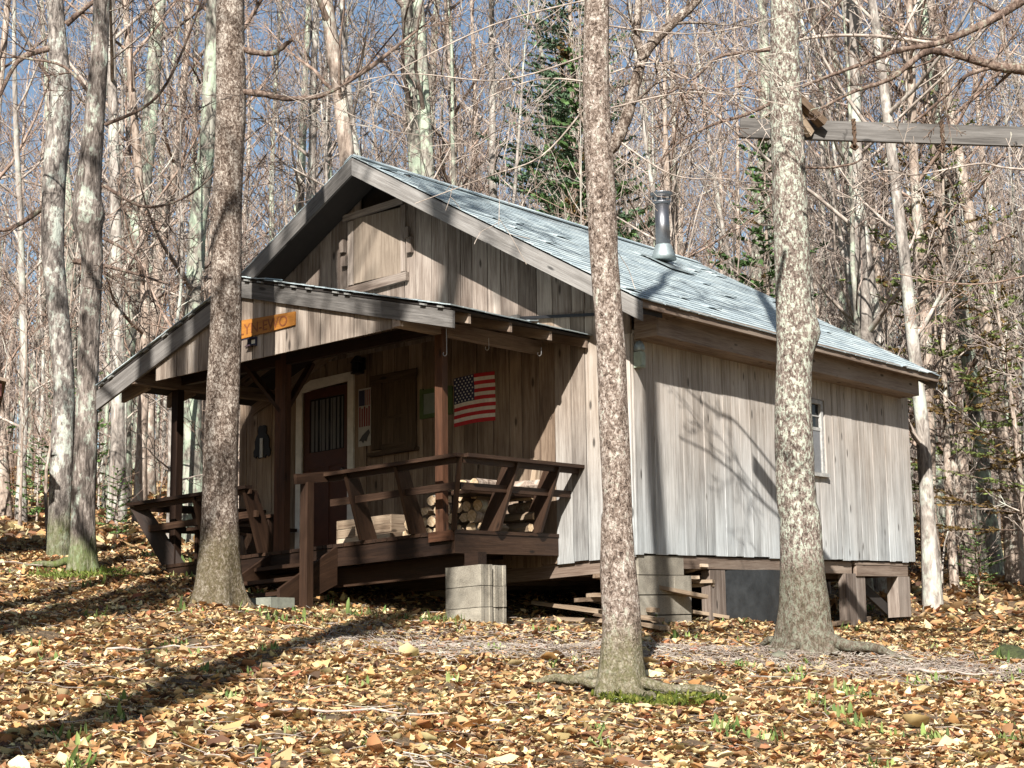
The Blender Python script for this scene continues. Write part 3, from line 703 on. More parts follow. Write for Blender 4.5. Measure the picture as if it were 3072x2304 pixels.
P = [slope_pt(4.22, 1.02, 1, .02), slope_pt(4.80, 1.02, 1, .02), slope_pt(4.80, 1.62, 1, .02), slope_pt(4.22, 1.62, 1, .02)]
P += [slope_pt(4.22, 1.02, 1, .026), slope_pt(4.80, 1.02, 1, .026), slope_pt(4.80, 1.62, 1, .026), slope_pt(4.22, 1.62, 1, .026)]
mb.hexa(P); mb.build('roof_flashing', M_galv, ch)
# ------------------------------------------------------------------ things on and around the camp
def cthing(name, X, Y, Z, label, cat, group=None): return empty(name, CB(X, Y, Z), label, cat, group)
# flag on the wall: 13 stripes and a star field, cloth a little rumpled
fl = cthing('flag', 2.0, -.03, 1.59, 'nearly square American flag with stars and stripes pinned to the wall boards', 'flag')
RED, WHT, BLU = (.42, .012, .02), (.62, .58, .52), (.012, .018, .07)
mb = MB(True)
FX0, FX1, FZ0, FZ1 = 1.715, 2.27, 1.588, 2.125
def fy(x, z): return -.034 - .006 * math.sin(x * 23) * math.sin(z * 9 + 1) - .004 * math.sin(z * 31)
def fz(x, z): return z + .012 * math.sin((x - FX0) * 6)
hN = (FZ1 - FZ0) / 13
for i in range(13):
    za = FZ1 - (i + 1) * hN; zb = za + hN
    for j in range(12):
        xa = FX0 + (FX1 - FX0) * j / 12; xb = FX0 + (FX1 - FX0) * (j + 1) / 12
        cc = BLU if (i < 7 and j >= 6) else (RED if i % 2 == 0 else WHT)
        q = [(xa, za), (xb, za), (xb, zb), (xa, zb)]
        vs = [(x, fy(x, z), fz(x, z)) for x, z in q] + [(x, fy(x, z) + .003, fz(x, z)) for x, z in q]
        mb.add(vs, [(1, 0, 3, 2), (4, 5, 6, 7)], [(0, 0, 0)] * 8, .5, cc)
mb.build('flag_cloth', M_paint, fl)
mb = MB(True)
cx0 = FX0 + (FX1 - FX0) * .5
for r_ in range(9):
    for k in range(6 if r_ % 2 == 0 else 5):
        x = cx0 + (FX1 - cx0) * ((k + .5) / 6 if r_ % 2 == 0 else (k + 1) / 6); z = FZ1 - 7 * hN * (r_ + .6) / 9.2
        vs = []
        for q in range(10):
            a = math.pi / 2 + q * math.pi / 5; rr = .0135 if q % 2 == 0 else .006
            vs.append((x + rr * math.cos(a), fy(x, z) - .004, fz(x, z) + rr * math.sin(a)))
        vs.append((x, fy(x, z) - .004, fz(x, z)))
        mb.add(vs, [(10, (q + 1) % 10, q) for q in range(10)], [(0, 0, 0)] * 11, .5, (.7, .68, .63))
mb.build('stars', M_paint, fl)
# hanging banner
bn = cthing('banner', 3.5, -.05, 1.53, 'small banner with flag colours and a grey bird beside the door casing', 'banner')
mb = MB(True)
def rect(mb, x0, x1, z0, z1, y, col, y2=None):
    q = [(x0, z0), (x1, z0), (x1, z1), (x0, z1)]
    mb.add([(x, y, z) for x, z in q] + [(x, y + .003, z) for x, z in q], [(1, 0, 3, 2), (4, 5, 6, 7), (0, 1, 5, 4), (1, 2, 6, 5), (2, 3, 7, 6), (3, 0, 4, 7)], [(0, 0, 0)] * 8, .5, col)
rect(mb, 3.44, 3.625, 1.535, 2.20, -.05, (.36, .35, .33))
for k in range(5): rect(mb, 3.455 + k * .034, 3.475 + k * .034, 1.76, 1.99 - .02 * (k % 2), -.053, (.16, .015, .02))
rect(mb, 3.53, 3.615, 2.0, 2.18, -.054, (.015, .018, .05))
for k in range(3): rect(mb, 3.45 + k * .028, 3.462 + k * .028, 2.0, 2.18, -.053, (.16, .015, .02))
mb.build('banner_cloth', M_paint, bn)
mb = MB(True)
pts = [(3.47, 1.72), (3.50, 1.70), (3.56, 1.66), (3.61, 1.60), (3.575, 1.60), (3.55, 1.57), (3.53, 1.60), (3.50, 1.585), (3.485, 1.63), (3.45, 1.68)]
mb.add([(x, -.057, z) for x, z in pts] + [(x, -.053, z) for x, z in pts], [tuple(range(10)), tuple(range(19, 9, -1))] + [(i, (i + 1) % 10, 10 + (i + 1) % 10, 10 + i) for i in range(10)], [(0, 0, 0)] * 20, .5, (.05, .05, .055))
mb.build('bird_figure', M_paint, bn)
# green framed board
gsn = cthing('framed_sign', 2.5, -.04, 1.74, 'small green framed board half hidden behind the red porch post', 'sign')
mb = MB(True)
for q in ((2.29, 2.34, 1.735, 2.05), (2.69, 2.735, 1.735, 2.07), (2.34, 2.69, 1.735, 1.78), (2.34, 2.69, 2.01, 2.06)): mb.box(q[0], q[1], -.055, -.026, q[2], q[3], col=(.06, .10, .03))
mb.build('sign_frame', M_paint, gsn)
mb = MB(True); mb.box(2.34, 2.69, -.04, -.028, 1.78, 2.01, col=(.16, .19, .17)); mb.build('sign_panel', M_paint, gsn)
# wall lantern
ln = cthing('wall_lantern', 3.58, -.03, 2.4, 'unlit black lantern mounted high on the wall right of the door', 'lantern')
mb = MB(True); mb.box(3.54, 3.62, -.045, -.026, 2.42, 2.56); mb.box(3.565, 3.595, -.10, -.046, 2.53, 2.55); mb.hexa([(3.52, -.17, 2.50), (3.66, -.17, 2.50), (3.66, -.05, 2.50), (3.52, -.05, 2.50), (3.57, -.13, 2.58), (3.61, -.13, 2.58), (3.61, -.09, 2.58), (3.57, -.09, 2.58)]); mb.box(3.535, 3.645, -.165, -.055, 2.37, 2.385)
for x in (3.535, 3.638):
    for y in (-.165, -.062): mb.box(x, x + .007, y, y + .007, 2.385, 2.50)
mb.build('lantern_frame', M_iron, ln)
mb = MB(True); mb.box(3.545, 3.634, -.155, -.064, 2.386, 2.498); mb.build('lantern_glass', M_glass, ln)
mb = MB(True); mb.box(3.58, 3.60, -.12, -.10, 2.387, 2.45); mb.build('bulb', M_pale, ln)
# thermometer plaque: black sitting bear shape
tb = cthing('thermometer_plaque', 5.12, -.04, 1.6, 'black cut-out bear plaque with a pale strip on the left end wall', 'plaque')
mb = MB(True)
pl = [(0, 1.60), (.05, 1.59), (.075, 1.63), (.10, 1.60), (.13, 1.62), (.135, 1.68), (.11, 1.72), (.115, 1.80), (.085, 1.86), (.06, 1.88), (.07, 1.92), (.06, 1.97), (.03, 1.985), (0, 1.975)]
ful = [(5.12 + x, z) for x, z in pl] + [(5.12 - x, z) for x, z in pl[::-1][1:-1]]
n_ = len(ful)
mb.add([(x, -.05, z) for x, z in ful] + [(x, -.03, z) for x, z in ful], [tuple(range(n_)), tuple(range(2 * n_ - 1, n_ - 1, -1))] + [(i, (i + 1) % n_, n_ + (i + 1) % n_, n_ + i) for i in range(n_)], [(0, 0, 0)] * 2 * n_, .5, (.012, .012, .013))
mb.build('bear_cutout', M_paint, tb)
mb = MB(True); mb.box(5.10, 5.145, -.058, -.051, 1.60, 1.83, col=(.45, .46, .45)); mb.build('thermometer_strip', M_paint, tb)
# varnished name board on the porch gable
sg = cthing('name_board', 3.4, GY - .02, 2.5, 'orange varnished board with burnt lettering on the porch gable', 'sign')
def PG(u, v): return (u, v)
sx0, sx1 = 2.42, 3.9      # boards lie on the gable plane
mb = MB(True)
mb.hexa([(2.455, -2.425, 2.462), (3.55, -2.425, 2.425), (3.55, -2.405, 2.425), (2.455, -2.405, 2.462), (2.455, -2.425, 2.60), (3.55, -2.425, 2.645), (3.55, -2.405, 2.645), (2.455, -2.405, 2.60)], grain=0)
mb.build('sign_board', M_sign, sg)
def text_mesh(body, size, name, mat, parent, X, Y, Z, sx=1.0):
    cu = bpy.data.curves.new(name, 'FONT'); cu.body = body; cu.size = size; cu.extrude = .002; cu.resolution_u = 3
    to = bpy.data.objects.new(name, cu); COL.objects.link(to)
    dg = bpy.context.evaluated_depsgraph_get(); me = bpy.data.meshes.new_from_object(to.evaluated_get(dg))
    bpy.data.objects.remove(to); pl_ = parent_loc(parent)
    for v in me.vertices:
        w = Vector(CB(X - v.co.x * sx, Y - v.co.z, Z + v.co.y)); v.co = w - pl_
    me.materials.clear(); me.materials.append(mat); o = bpy.data.objects.new(name, me); COL.objects.link(o); o.parent = parent; return o
text_mesh('LYN-EWO', .155, 'lettering', M_carve, sg, 3.22, -2.4265, 2.475, .95)
sol = cthing('solar_lamp', 3.05, GY - .03, 2.38, 'small dark solar lamp with a pale face under the orange sign', 'lamp')
mb = MB(True); mb.box(2.98, 3.10, -2.425, -2.402, 2.335, 2.43); mb.hexa([(2.98, -2.47, 2.335), (3.10, -2.47, 2.335), (3.10, -2.425, 2.335), (2.98, -2.425, 2.335), (2.99, -2.45, 2.355), (3.09, -2.45, 2.355), (3.09, -2.425, 2.355), (2.99, -2.425, 2.355)]); mb.hexa([(2.985, -2.50, 2.40), (3.095, -2.50, 2.40), (3.095, -2.425, 2.415), (2.985, -2.425, 2.415), (2.985, -2.50, 2.41), (3.095, -2.50, 2.41), (3.095, -2.425, 2.43), (2.985, -2.425, 2.43)]); mb.build('lamp_housing', M_solar, sol)
mb = MB(True); mb.box(2.99, 3.035, -2.432, -2.426, 2.36, 2.40); mb.build('lamp_face', M_pale, sol)
# meter box and hood near the corner on the side wall
bx = cthing('junction_box', 0, .05, 1.92, 'grey green metal box under a rounded hood near the wall corner', 'box')
mb = MB(True); mb.box(-.11, -.03, -.02, .08, 1.90, 2.06); mb.box(-.118, -.11, -.01, .07, 1.915, 2.03); mb.build('box_body', M_fly, bx)
mb = MB(); c0 = Vector(CB(-.07, .03, 2.085)); mb.tube([c0 + Vector((0, 0, -.02)), c0, c0 + Vector((0, 0, .05)), c0 + Vector((0, 0, .085)), c0 + Vector((0, 0, .10))], [.05, .06, .055, .035, .01], 14); mb.smooth = True; mb.build('hood', M_galv, bx)
# wire hooks hanging from the eave
for i, (X, Y, Z, Lh, lab) in enumerate(((.80, -2.1, 2.16, .24, 'long bare wire hook hanging from the front porch eave'), (.62, -.75, 2.10, .06, 'short wire hook under the rafter tail nearest the wall'), (.95, -1.2, 2.2, .10, 'brown wire hook under the porch beam between the other two'))):
    h = cthing('wire_hook', X, Y, Z, lab, 'hook', 'wire hooks under the porch eave')
    mb = MB(); a = Vector(CB(X, Y, Z + .03)); r_ = .022; pts = [a, a + Vector((0, 0, -Lh))]
    for k in range(1, 8):
        t = k * math.pi / 7 * 1.25; pts.append(a + Vector((-(r_ - r_ * math.cos(t)), 0, -Lh - r_ * math.sin(t))))
    mb.tube(pts, .0035, 5); mb.build('hook_wire', M_hook, h)
# firewood
FWG = 'firewood stacked on the porch deck'
def log(X, Y, Z, r, length, along='y', tilt=0, label='', split=False, yaw=0):
    base = Vector(CB(X, Y, Z)); o = empty('firewood_log', base, label, 'log', FWG)
    d = Vector((0, 1, 0)) if along == 'y' else Vector((-1, 0, 0))
    if along == 'z': d = Vector((.15, .1, 1))
    d = (Matrix.Rotation(yaw, 3, 'Z') @ d + Vector((0, 0, tilt))).normalized()
    s = d.cross(Vector((0, 0, 1))).normalized(); u = s.cross(d); n = 9 if not split else 6
    A = [rng.uniform(.86, 1.08) for _ in range(n)]; ph = rng.random() * 6; hl = length / 2
    ring = []
    for k in range(n):
        a = 2 * math.pi * k / n + ph; q = A[k] * r
        ring.append((math.cos(a) * q, math.sin(a) * q * (1 if not split else .8)))
    mb = MB(); vs = []; gs = []
    for e in (-hl, hl):
        for cx_, cz_ in ring: vs.append(base + d * e + s * cx_ + u * cz_); gs.append((e, cx_, cz_))
    mb.add(vs, [(k, (k + 1) % n, n + (k + 1) % n, n + k) for k in range(n)], gs); mb.smooth = False
    mb.build('log_bark', B_bg[0] if not split else M_scrap, o)
    for e, sg_ in ((-hl - .002, -1), (hl + .002, 1)):
        if (al_b := (sg_ > 0)) and along == 'y': continue
        mb = MB(); vs = [base + d * e + s * cx_ * .93 + u * cz_ * .93 for cx_, cz_ in ring]; gs = [(0, cx_, cz_) for cx_, cz_ in ring]
        mb.add(vs, [tuple(range(n - 1, -1, -1)) if sg_ < 0 else tuple(range(n))], gs); mb.build('log_end', M_logend, o)
x = 0
tones = ['round', 'split', 'thin', 'knotty', 'pale', 'bark-edged']
rows_extra = 1
rows = [(.345, [1.10, 1.23, 1.37, 1.50, 1.63, 1.76, 1.90, 2.03]), (.455, [1.16, 1.30, 1.43, 1.57, 1.70, 1.83, 1.97]), (.565, [1.12, 1.25, 1.38, 1.52, 1.64, 1.78]), (.67, [1.18, 1.32, 1.45, 1.60, 1.73]), (.775, [1.14, 1.27, 1.40])]
for ri, (z, xs) in enumerate(rows):
    for xi, X in enumerate(xs):
        log(X, -.98 + rng.uniform(-.04, .04), z, rng.uniform(.055, .070), .40, 'y', 0, 'split hardwood log, end to the front, in the pile behind the corner railing', rng.random() < .4, rng.uniform(-.08, .08))
for k, (X, Y, z, al, lb) in enumerate(((1.16, -.5, .35, 'x', 'log lying crosswise at the bottom of the pile by the wall'), (1.18, -.34, .36, 'x', 'second bottom log of the crosswise pile by the wall'), (1.15, -.42, .47, 'x', 'middle log of the crosswise pile by the wall'), (1.15, -.3, .58, 'x', 'bark-covered log with a bright round end, by the wall'), (1.17, -.45, .68, 'x', 'upper crosswise log in sunlight by the wall'), (1.12, -.36, .79, 'x', 'topmost crosswise log of the pile by the wall'), (1.02, -.30, .93, 'z', 'split log standing on end on top of the pile'))):
    log(X, Y, z, .062, .42 if al == 'x' else .26, al, 0, lb, k % 2 == 0, rng.uniform(-.2, .2))
cr = cthing('wooden_crate', 2.5, -1.1, ZD, 'weathered slatted wooden crate on the deck left of the firewood', 'crate')
for q, y0, y1 in (('crate_front', -1.28, -1.262), ('crate_back', -.95, -.93)):
    mb = MB(True)
    for z in (.30, .395, .49): mb.box(2.16, 2.86, y0, y1, z, z + .088, grain=0)
    mb.build(q, M_scrap, cr)
for x0 in (2.142, 2.862):
    mb = MB(True)
    for z in (.30, .395, .49): mb.box(x0, x0 + .017, -1.28, -.93, z, z + .088, grain=1)
    mb.build('crate_end', M_scrap, cr)
# scrap lumber below the camp
SG = 'scrap boards under the cabin floor'
def board(a, b, w, h, lab, mat=M_scrap):
    a = Vector(a); b = Vector(b); mid = (a + b) / 2; mid.z = min(a.z, b.z)
    mb = MB(); mb.beam(a, b, w, h); o = mb.build('scrap_board', mat); 
    o.data.transform(Matrix.Translation(-mid)); o.location = mid; tag(o, lab, 'board', SG)
gz = lambda x, y: gh(x, y)
for k, (a, b, dz, lab) in enumerate((((.35, -.1), (-1.4, .9), (.07, .10), 'lowest board of the pile left of the corner blocks'), ((.25, .0), (-1.6, .5), (.13, .13), 'second board up in the pile left of the corner blocks'), ((.1, .15), (-1.5, 1.2), (.19, .20), 'broad middle board of the pile left of the corner blocks'), ((-.5, -.35), (-.1, .9), (.25, .28), 'short square-ended board poking out of the pile to the left'), ((-.42, -.25), (.0, 1.0), (.31, .31), 'thin upper board lying flat across the pile'), ((-.3, -.3), (.15, 1.1), (.52, .30), 'raised board sloping down to the right over the pile'), ((-1.0, .0), (.1, .25), (.04, .05), 'dark half buried board at the foot of the pile'))):
    board((a[0], a[1], gz(*a) + dz[0]), (b[0], b[1], gz(*b) + dz[1]), .11, .04, lab)
for k, (a, b, z0, z1, lab) in enumerate((((-.02, 1.18), (-.8, 1.3), -.10, -.14, 'square board end right of the topmost corner block'), ((.03, 1.35), (-.7, 1.5), -.07, -.20, 'rounded board end sticking out under the sill'), ((-.02, 1.2), (-.6, 1.7), -.20, -.24, 'angled board behind the corner blocks'), ((.02, 1.55), (-.7, 1.35), -.235, -.22, 'thin sunlit batten on top of the leaning post'), ((.0, 1.6), (-.6, 1.45), -.27, -.27, 'second thin batten below the sunlit one'), ((.05, 1.75), (-.3, 1.2), -.62, -.52, 'dark board leaning at the ground between blocks and post'))):
    board((a[0], a[1], z0), (b[0], b[1], z1), .12, .035, lab)
for k, (a, b, lab) in enumerate((((-.1, 4.2), (-.5, 5.4), 'board lying on the ground under the back posts'), ((.05, 4.4), (-.25, 6.1), 'second board lying under the back posts, nearer the front'))):
    board((a[0], a[1], gz(*a) + .06), (b[0], b[1], gz(*b) + .07), .13, .04, lab)
tk = empty('black_sheet', CB(0, 2.5, -.7), 'curved black sheet closing the crawlspace behind the lichen tree', 'sheet')
mb = MB(True); n_ = 16; vs = []; gs = []
for k in range(n_ + 1):
    t = k / n_; Y = 1.885 + 1.4 * t; X = .02 - .16 * math.sin(t * math.pi * .9)
    for q, z in enumerate((-.90, -.5, -.15)): vs.append((X + (0, -.02, 0)[q], Y, z)); gs.append((Y, z, 0))
m_ = len(vs); vs += [(v[0] + .012, v[1], v[2]) for v in vs]; gs += gs
fs = []
for k in range(n_):
    for q in range(2):
        a = k * 3 + q; fs.append((a, a + 3, a + 4, a + 1)); fs.append((m_ + a, m_ + a + 1, m_ + a + 4, m_ + a + 3))
mb.add(vs, fs, gs); mb.smooth = True; mb.build('sheet_skin', M_tarp, tk)
# flat stones
sl_ = empty('flat_slab', (-2.55, -2.75, gh(-2.55, -2.75)), 'flat grey green slab on the ground in front of the steps', 'slab')
mb = MB(); gzs = gh(-2.55, -2.75); mb.box(-3.0, -2.25, -2.95, -2.62, gzs - .05, gzs + .055); mb.build('slab_body', M_slab, sl_)
def rock(name, x, y, r, h, label, mat, cat='rock'):
    z = gh(x, y); o = empty(name, (x, y, z), label, cat); mb = MB(); vs = []; fs = []; n, m = 14, 6
    for i in range(m + 1):
        ph = math.pi / 2 * i / m
        for k in range(n):
            a = 2 * math.pi * k / n; q = 1 + .25 * mnoise.noise(Vector((x + math.cos(a) * 1.3, y + math.sin(a) * 1.3, ph * 1.5)))
            vs.append((x + r * q * math.cos(ph) * math.cos(a), y + r * q * math.cos(ph) * math.sin(a) * .8, z - .05 + (h + .05) * math.sin(ph) * q))
    for i in range(m):
        for k in range(n): fs.append((i * n + k, i * n + (k + 1) % n, (i + 1) * n + (k + 1) % n, (i + 1) * n + k))
    mb.add(vs, fs, [(0, 0, 0)] * len(vs)); mb.smooth = True; mb.build(name + '_body', mat, o)
rock('mossy_rock', 3.6, .4, .22, .13, 'dark low mossy rock among leaves at the right edge', M_moss)
rock('field_stone', 2.62, -2.2, .10, .05, 'small pale stone among leaves below the lichen tree', M_stone)
rock('leaning_stone', .30, -.55, .07, .15, 'small rounded stone standing against the speckled tree', M_slab)

# swing beam fixed to the lichen covered tree
sb = empty('swing_beam', (1.91, -1.06, 3.7), 'long weathered timber beam fixed behind the lichen tree', 'beam'); sb['kind'] = 'thing'
A_ = Vector((1.92, -1.05, 3.81)); B_ = Vector((4.9, 1.05, 3.60))
mb = MB(); mb.beam(A_, B_, .05, .185); mb.build('timber', M_trim, sb)
mb = MB(); mb.beam(Vector((2.60, -.70, 3.80)), Vector((2.44, -1.0, 4.05)), .10, .07); mb.beam(Vector((2.48, -.72, 3.72)), Vector((2.42, -1.0, 3.98)), .05, .09); mb.build('bracket_block', M_scrap, sb)
dirn = (B_ - A_).normalized()
for t_, lab in ((1.06, 'knotted brown rope loop over the beam nearest the tree'), (1.88, 'second brown rope loop, farther out along the beam')):
    c_p = A_ + dirn * t_; ro = empty('rope_loop', c_p, lab, 'rope', 'rope loops over the swing beam')
    sd = dirn.cross(Vector((0, 0, 1))); mb = MB()
    for ph in (0, math.pi):
        pts = []
        for k in range(49):
            t = k / 48 * 2 * math.pi; X_ = .038 * math.copysign(min(1, abs(math.cos(t)) * 1.4), math.cos(t)); Z_ = .108 * math.copysign(min(1, abs(math.sin(t)) * 1.4), math.sin(t)) - (.03 if math.sin(t) < -.3 else 0)
            tw = k * 1.1 + ph; pts.append(c_p + sd * (X_ + .007 * math.cos(tw)) + Vector((0, 0, Z_)) + dirn * (.012 * math.sin(tw)))
        mb.tube(pts, .011, 6)
    mb.tube([c_p + Vector((0, 0, -.12)), c_p + Vector((0, 0, -.15)) - dirn * .03, c_p + Vector((0, 0, -.17)) + dirn * .01, c_p + Vector((0, 0, -.15)) + dirn * .03, c_p + Vector((0, 0, -.125))], .017, 7)
    mb.build('rope_strand', M_rope, ro)

# neighbouring shed whose eave shows at the left edge
shx = empty('shed', (-7.4, -3.6, gh(-7.4, -3.6)), 'dark red shed whose eave end just shows at the left edge', 'shed')
dv = Vector((-.62, -.78, 0)); fv = Vector((-.80, .60, 0)); c0 = Vector((-6.35, -2.85, 0)); zg = gh(-7.4, -3.6) - .2
mb = MB()
def sbx(a0, a1, b0, b1, z0, z1, **k):
    P = [c0 + dv * a + fv * b_ for a, b_ in ((a0, b0), (a0, b1), (a1, b1), (a1, b0))]
    mb.hexa([(p.x, p.y, z0) for p in P] + [(p.x, p.y, z1) for p in P], **k)
k_ = .5
while k_ < 3: sbx(k_, k_ + .19, .3, 2.3, zg, 2.1, grain=2); k_ += .2
mb.build('shed_wall', M_shed, shx)
mb = MB(); sbx(.03, 3.2, 0, .03, 1.99, 2.14, grain=0); sbx(.0, .03, 0, 2.6, 1.99, 2.14, grain=1); mb.build('shed_fascia', M_shed, shx)
mb = MB(); P = [c0 + dv * a + fv * b_ for a, b_ in ((-.05, -.05), (-.05, 2.65), (3.3, 2.65), (3.3, -.05))]
mb.hexa([(P[0].x, P[0].y, 2.145), (P[1].x, P[1].y, 2.145), (P[2].x, P[2].y, 2.9), (P[3].x, P[3].y, 2.9), (P[0].x, P[0].y, 2.18), (P[1].x, P[1].y, 2.18), (P[2].x, P[2].y, 2.935), (P[3].x, P[3].y, 2.935)]); mb.build('shed_roof', M_eave, shx)
# ------------------------------------------------------------------ trees
def catmull(P, n):
    P = [Vector(p) for p in P]; out = []
    for i in range(len(P) - 1):
        a, b, c, d = P[max(i - 1, 0)], P[i], P[i + 1], P[min(i + 2, len(P) - 1)]
        for k in range(n):
            t = k / n; out.append(.5 * ((2 * b) + (c - a) * t + (2 * a - 5 * b + 4 * c - d) * t * t + (3 * b - a - 3 * c + d) * t ** 3))
    out.append(P[-1]); return out
class TB:
    """fast tube batch"""
    def __init__(s): s.V = []; s.F = []; s.n = 0
    def tube(s, pts, rad, n, bumpf=None):
        P = np.array(pts, float); N = len(P); rad = np.array(rad, float)
        T = np.gradient(P, axis=0); T /= np.linalg.norm(T, axis=1)[:, None] + 1e-9
        ref = np.array([1., 0, 0]) if abs(T[0][0]) < .8 else np.array([0, 1., 0])
        U = ref - T * (T @ ref)[:, None]; U /= np.linalg.norm(U, axis=1)[:, None] + 1e-9; Wv = np.cross(T, U)
        a = np.arange(n) * 2 * np.pi / n
        R = rad[:, None] if bumpf is None else rad[:, None] * bumpf
        V = P[:, None] + (U[:, None] * np.cos(a)[None, :, None] + Wv[:, None] * np.sin(a)[None, :, None]) * (R[..., None] if R.shape[1] > 1 else R[:, :, None])
        i = np.arange(N - 1)[:, None] * n; k = np.arange(n)[None]; k2 = (k + 1) % n
        F = np.stack([i + k, i + k2, i + n + k2, i + n + k], -1).reshape(-1, 4) + s.n
        s.V.append(V.reshape(-1, 3)); s.F.append(F); s.n += N * n
    def mesh(s, name, mat):
        me = bpy.data.meshes.new(name); F = np.concatenate(s.F); fill_mesh(me, np.concatenate(s.V), F, 4)
        me.materials.append(mat); me.polygons.foreach_set('use_smooth', np.ones(len(F), bool)); return me
def unit(v): return v / (np.linalg.norm(v) + 1e-9)
def grow(tb, p, d, length, r, level, R, upw=.25, wig=.25, nseg=6, minr=.004, kids=(9, 6, 4), sides=(6, 4, 3, 3), ratio=.45, spread=.9, twist=1.0):
    """a limb and everything on it"""
    pts = [p.copy()]; d = unit(d); step = length / nseg; dirs = [d]
    for i in range(nseg):
        d = unit(d + R.normal(0, wig, 3) * .35 + np.array([0, 0, upw * .3])); pts.append(pts[-1] + d * step); dirs.append(d)
    rads = [max(minr, r * (1 - .85 * i / nseg)) for i in range(nseg + 1)]
    tb.tube(pts, rads, sides[min(level, len(sides) - 1)])
    if level >= len(kids): return
    k = kids[level]; k = int(k * R.uniform(.75, 1.25))
    for j in range(k):
        t = R.uniform(.15, 1.0) * nseg; i = min(int(t), nseg - 1); f = t - i
        q = pts[i] * (1 - f) + pts[i + 1] * f; dd = dirs[i + 1]
        side = np.cross(dd, R.normal(0, 1, 3)); side = unit(side)
        nd_ = unit(dd * (1 - .35 * spread) + side * spread * R.uniform(.6, 1.1))
        nl = length * ratio * R.uniform(.6, 1.15) * (1 - .35 * t / nseg)
        grow(tb, q, nd_, nl, max(minr, rads[i] * .5), level + 1, R, upw, wig * 1.1, max(3, nseg - 2), minr, kids, sides, ratio, spread)
def trunk_path(R, h, lean=.02, wig=.03, n=14):
    p = np.zeros(3); out = [p.copy()]; d = np.array([R.normal(0, lean), R.normal(0, lean), 1.])
    for i in range(n):
        d = d + np.array([R.normal(0, wig), R.normal(0, wig), 0]); d[:2] *= .93; out.append(out[-1] + d / d[2] * h / n)
    return np.array(out)
def proto_tree(seed, h, r, first=.3, nl=16, kids=(8, 5), limb=.28, minr=.009, low=0, wig=.03, fork=False):
    R = np.random.default_rng(seed); P = trunk_path(R, h, wig=wig); n = len(P) - 1
    z = P[:, 2] / h; rads = r * (1 - .88 * z ** 1.15) + r * .45 * np.exp(-P[:, 2] / .22)
    P0 = np.vstack([P[0] - [0, 0, .4], P]); rr = np.concatenate([[rads[0] * 1.15], rads])
    ta = TB(); ta.tube(P0, rr, 9)
    tb = TB()
    def at(t): i = min(int(t * n), n - 1); f = t * n - i; return P[i] * (1 - f) + P[i + 1] * f, rads[i] * (1 - f) + rads[i + 1] * f
    for j in range(nl + low):
        t = first + (1 - first) * ((j + R.uniform(0, 1)) / nl) ** .9 if j < nl else R.uniform(.12, first)
        t = min(t, .98); q, rq = at(t); a = j * 2.4 + R.uniform(-.5, .5); ll = h * limb * (1.15 - .75 * t) * R.uniform(.6, 1.2) * (.45 if j >= nl else 1)
        el = .35 + .55 * t + R.uniform(-.2, .25)
        d = np.array([math.cos(a) * math.cos(el), math.sin(a) * math.cos(el), math.sin(el)])
        grow(tb, q, d, ll, max(minr * 1.3, rq * R.uniform(.28, .5)), 0, R, .35, .3, 6, minr, kids, (5, 3, 3), .42, .85)
    return ta, tb
def rproto(seed, h, r, mt, mc, **k):
    a, b = proto_tree(seed, h, r, **k); return a.mesh('trunk', mt), b.mesh('crown', mc)
BIG = [rproto(100 + i, R_[0], R_[1], B_bg[i % 3], M_twig[i % 3], first=R_[2], nl=R_[3], kids=(8, 6), minr=.0062, low=R_[4]) for i, R_ in enumerate(((19, .145, .36, 20, 4), (17, .12, .32, 19, 5), (21, .16, .40, 20, 3), (16, .10, .28, 18, 6), (18, .13, .34, 20, 5), (20, .14, .38, 19, 3)))]
MID = [rproto(200 + i, R_[0], R_[1], B_bg[(i + 1) % 3], M_twig[(i + 1) % 3], first=R_[2], nl=R_[3], kids=(7, 4), minr=.0052, low=4, limb=.3) for i, R_ in enumerate(((11, .065, .3, 16), (9, .05, .25, 15), (13, .08, .35, 16), (8, .04, .2, 15)))]
SAP = [rproto(300 + i, R_[0], R_[1], B_bg[1 if i % 2 else 0], M_twig[i % 3], first=.12, nl=R_[2], kids=(5, 3), minr=.005, limb=.34, wig=.06) for i, R_ in enumerate(((4.5, .022, 14), (3.2, .018, 12), (5.5, .03, 16), (2.4, .014, 12)))]
def place(protos, x, y, rz, s, sxy, label, group, name, cat='tree', lean=(0, 0), z=None, parts=('trunk', 'crown')):
    z = gh(x, y) if z is None else z
    o = empty(name, (x, y, z), label, cat, group); o.rotation_euler = (lean[0], lean[1], rz); o.scale = (sxy, sxy, s)
    for nm, me in zip(parts, protos):
        c = bpy.data.objects.new(nm, me); COL.objects.link(c); c.parent = o
    return o
def px(x, y, z=None):
    """picture column of a ground point (used to keep trees clear of the view where the photo shows none)"""
    q = Vector((x, y, gh(x, y) + 3 if z is None else z)) - CAM
    return 512 + FPX * q.dot(r2) / q.dot(fw)
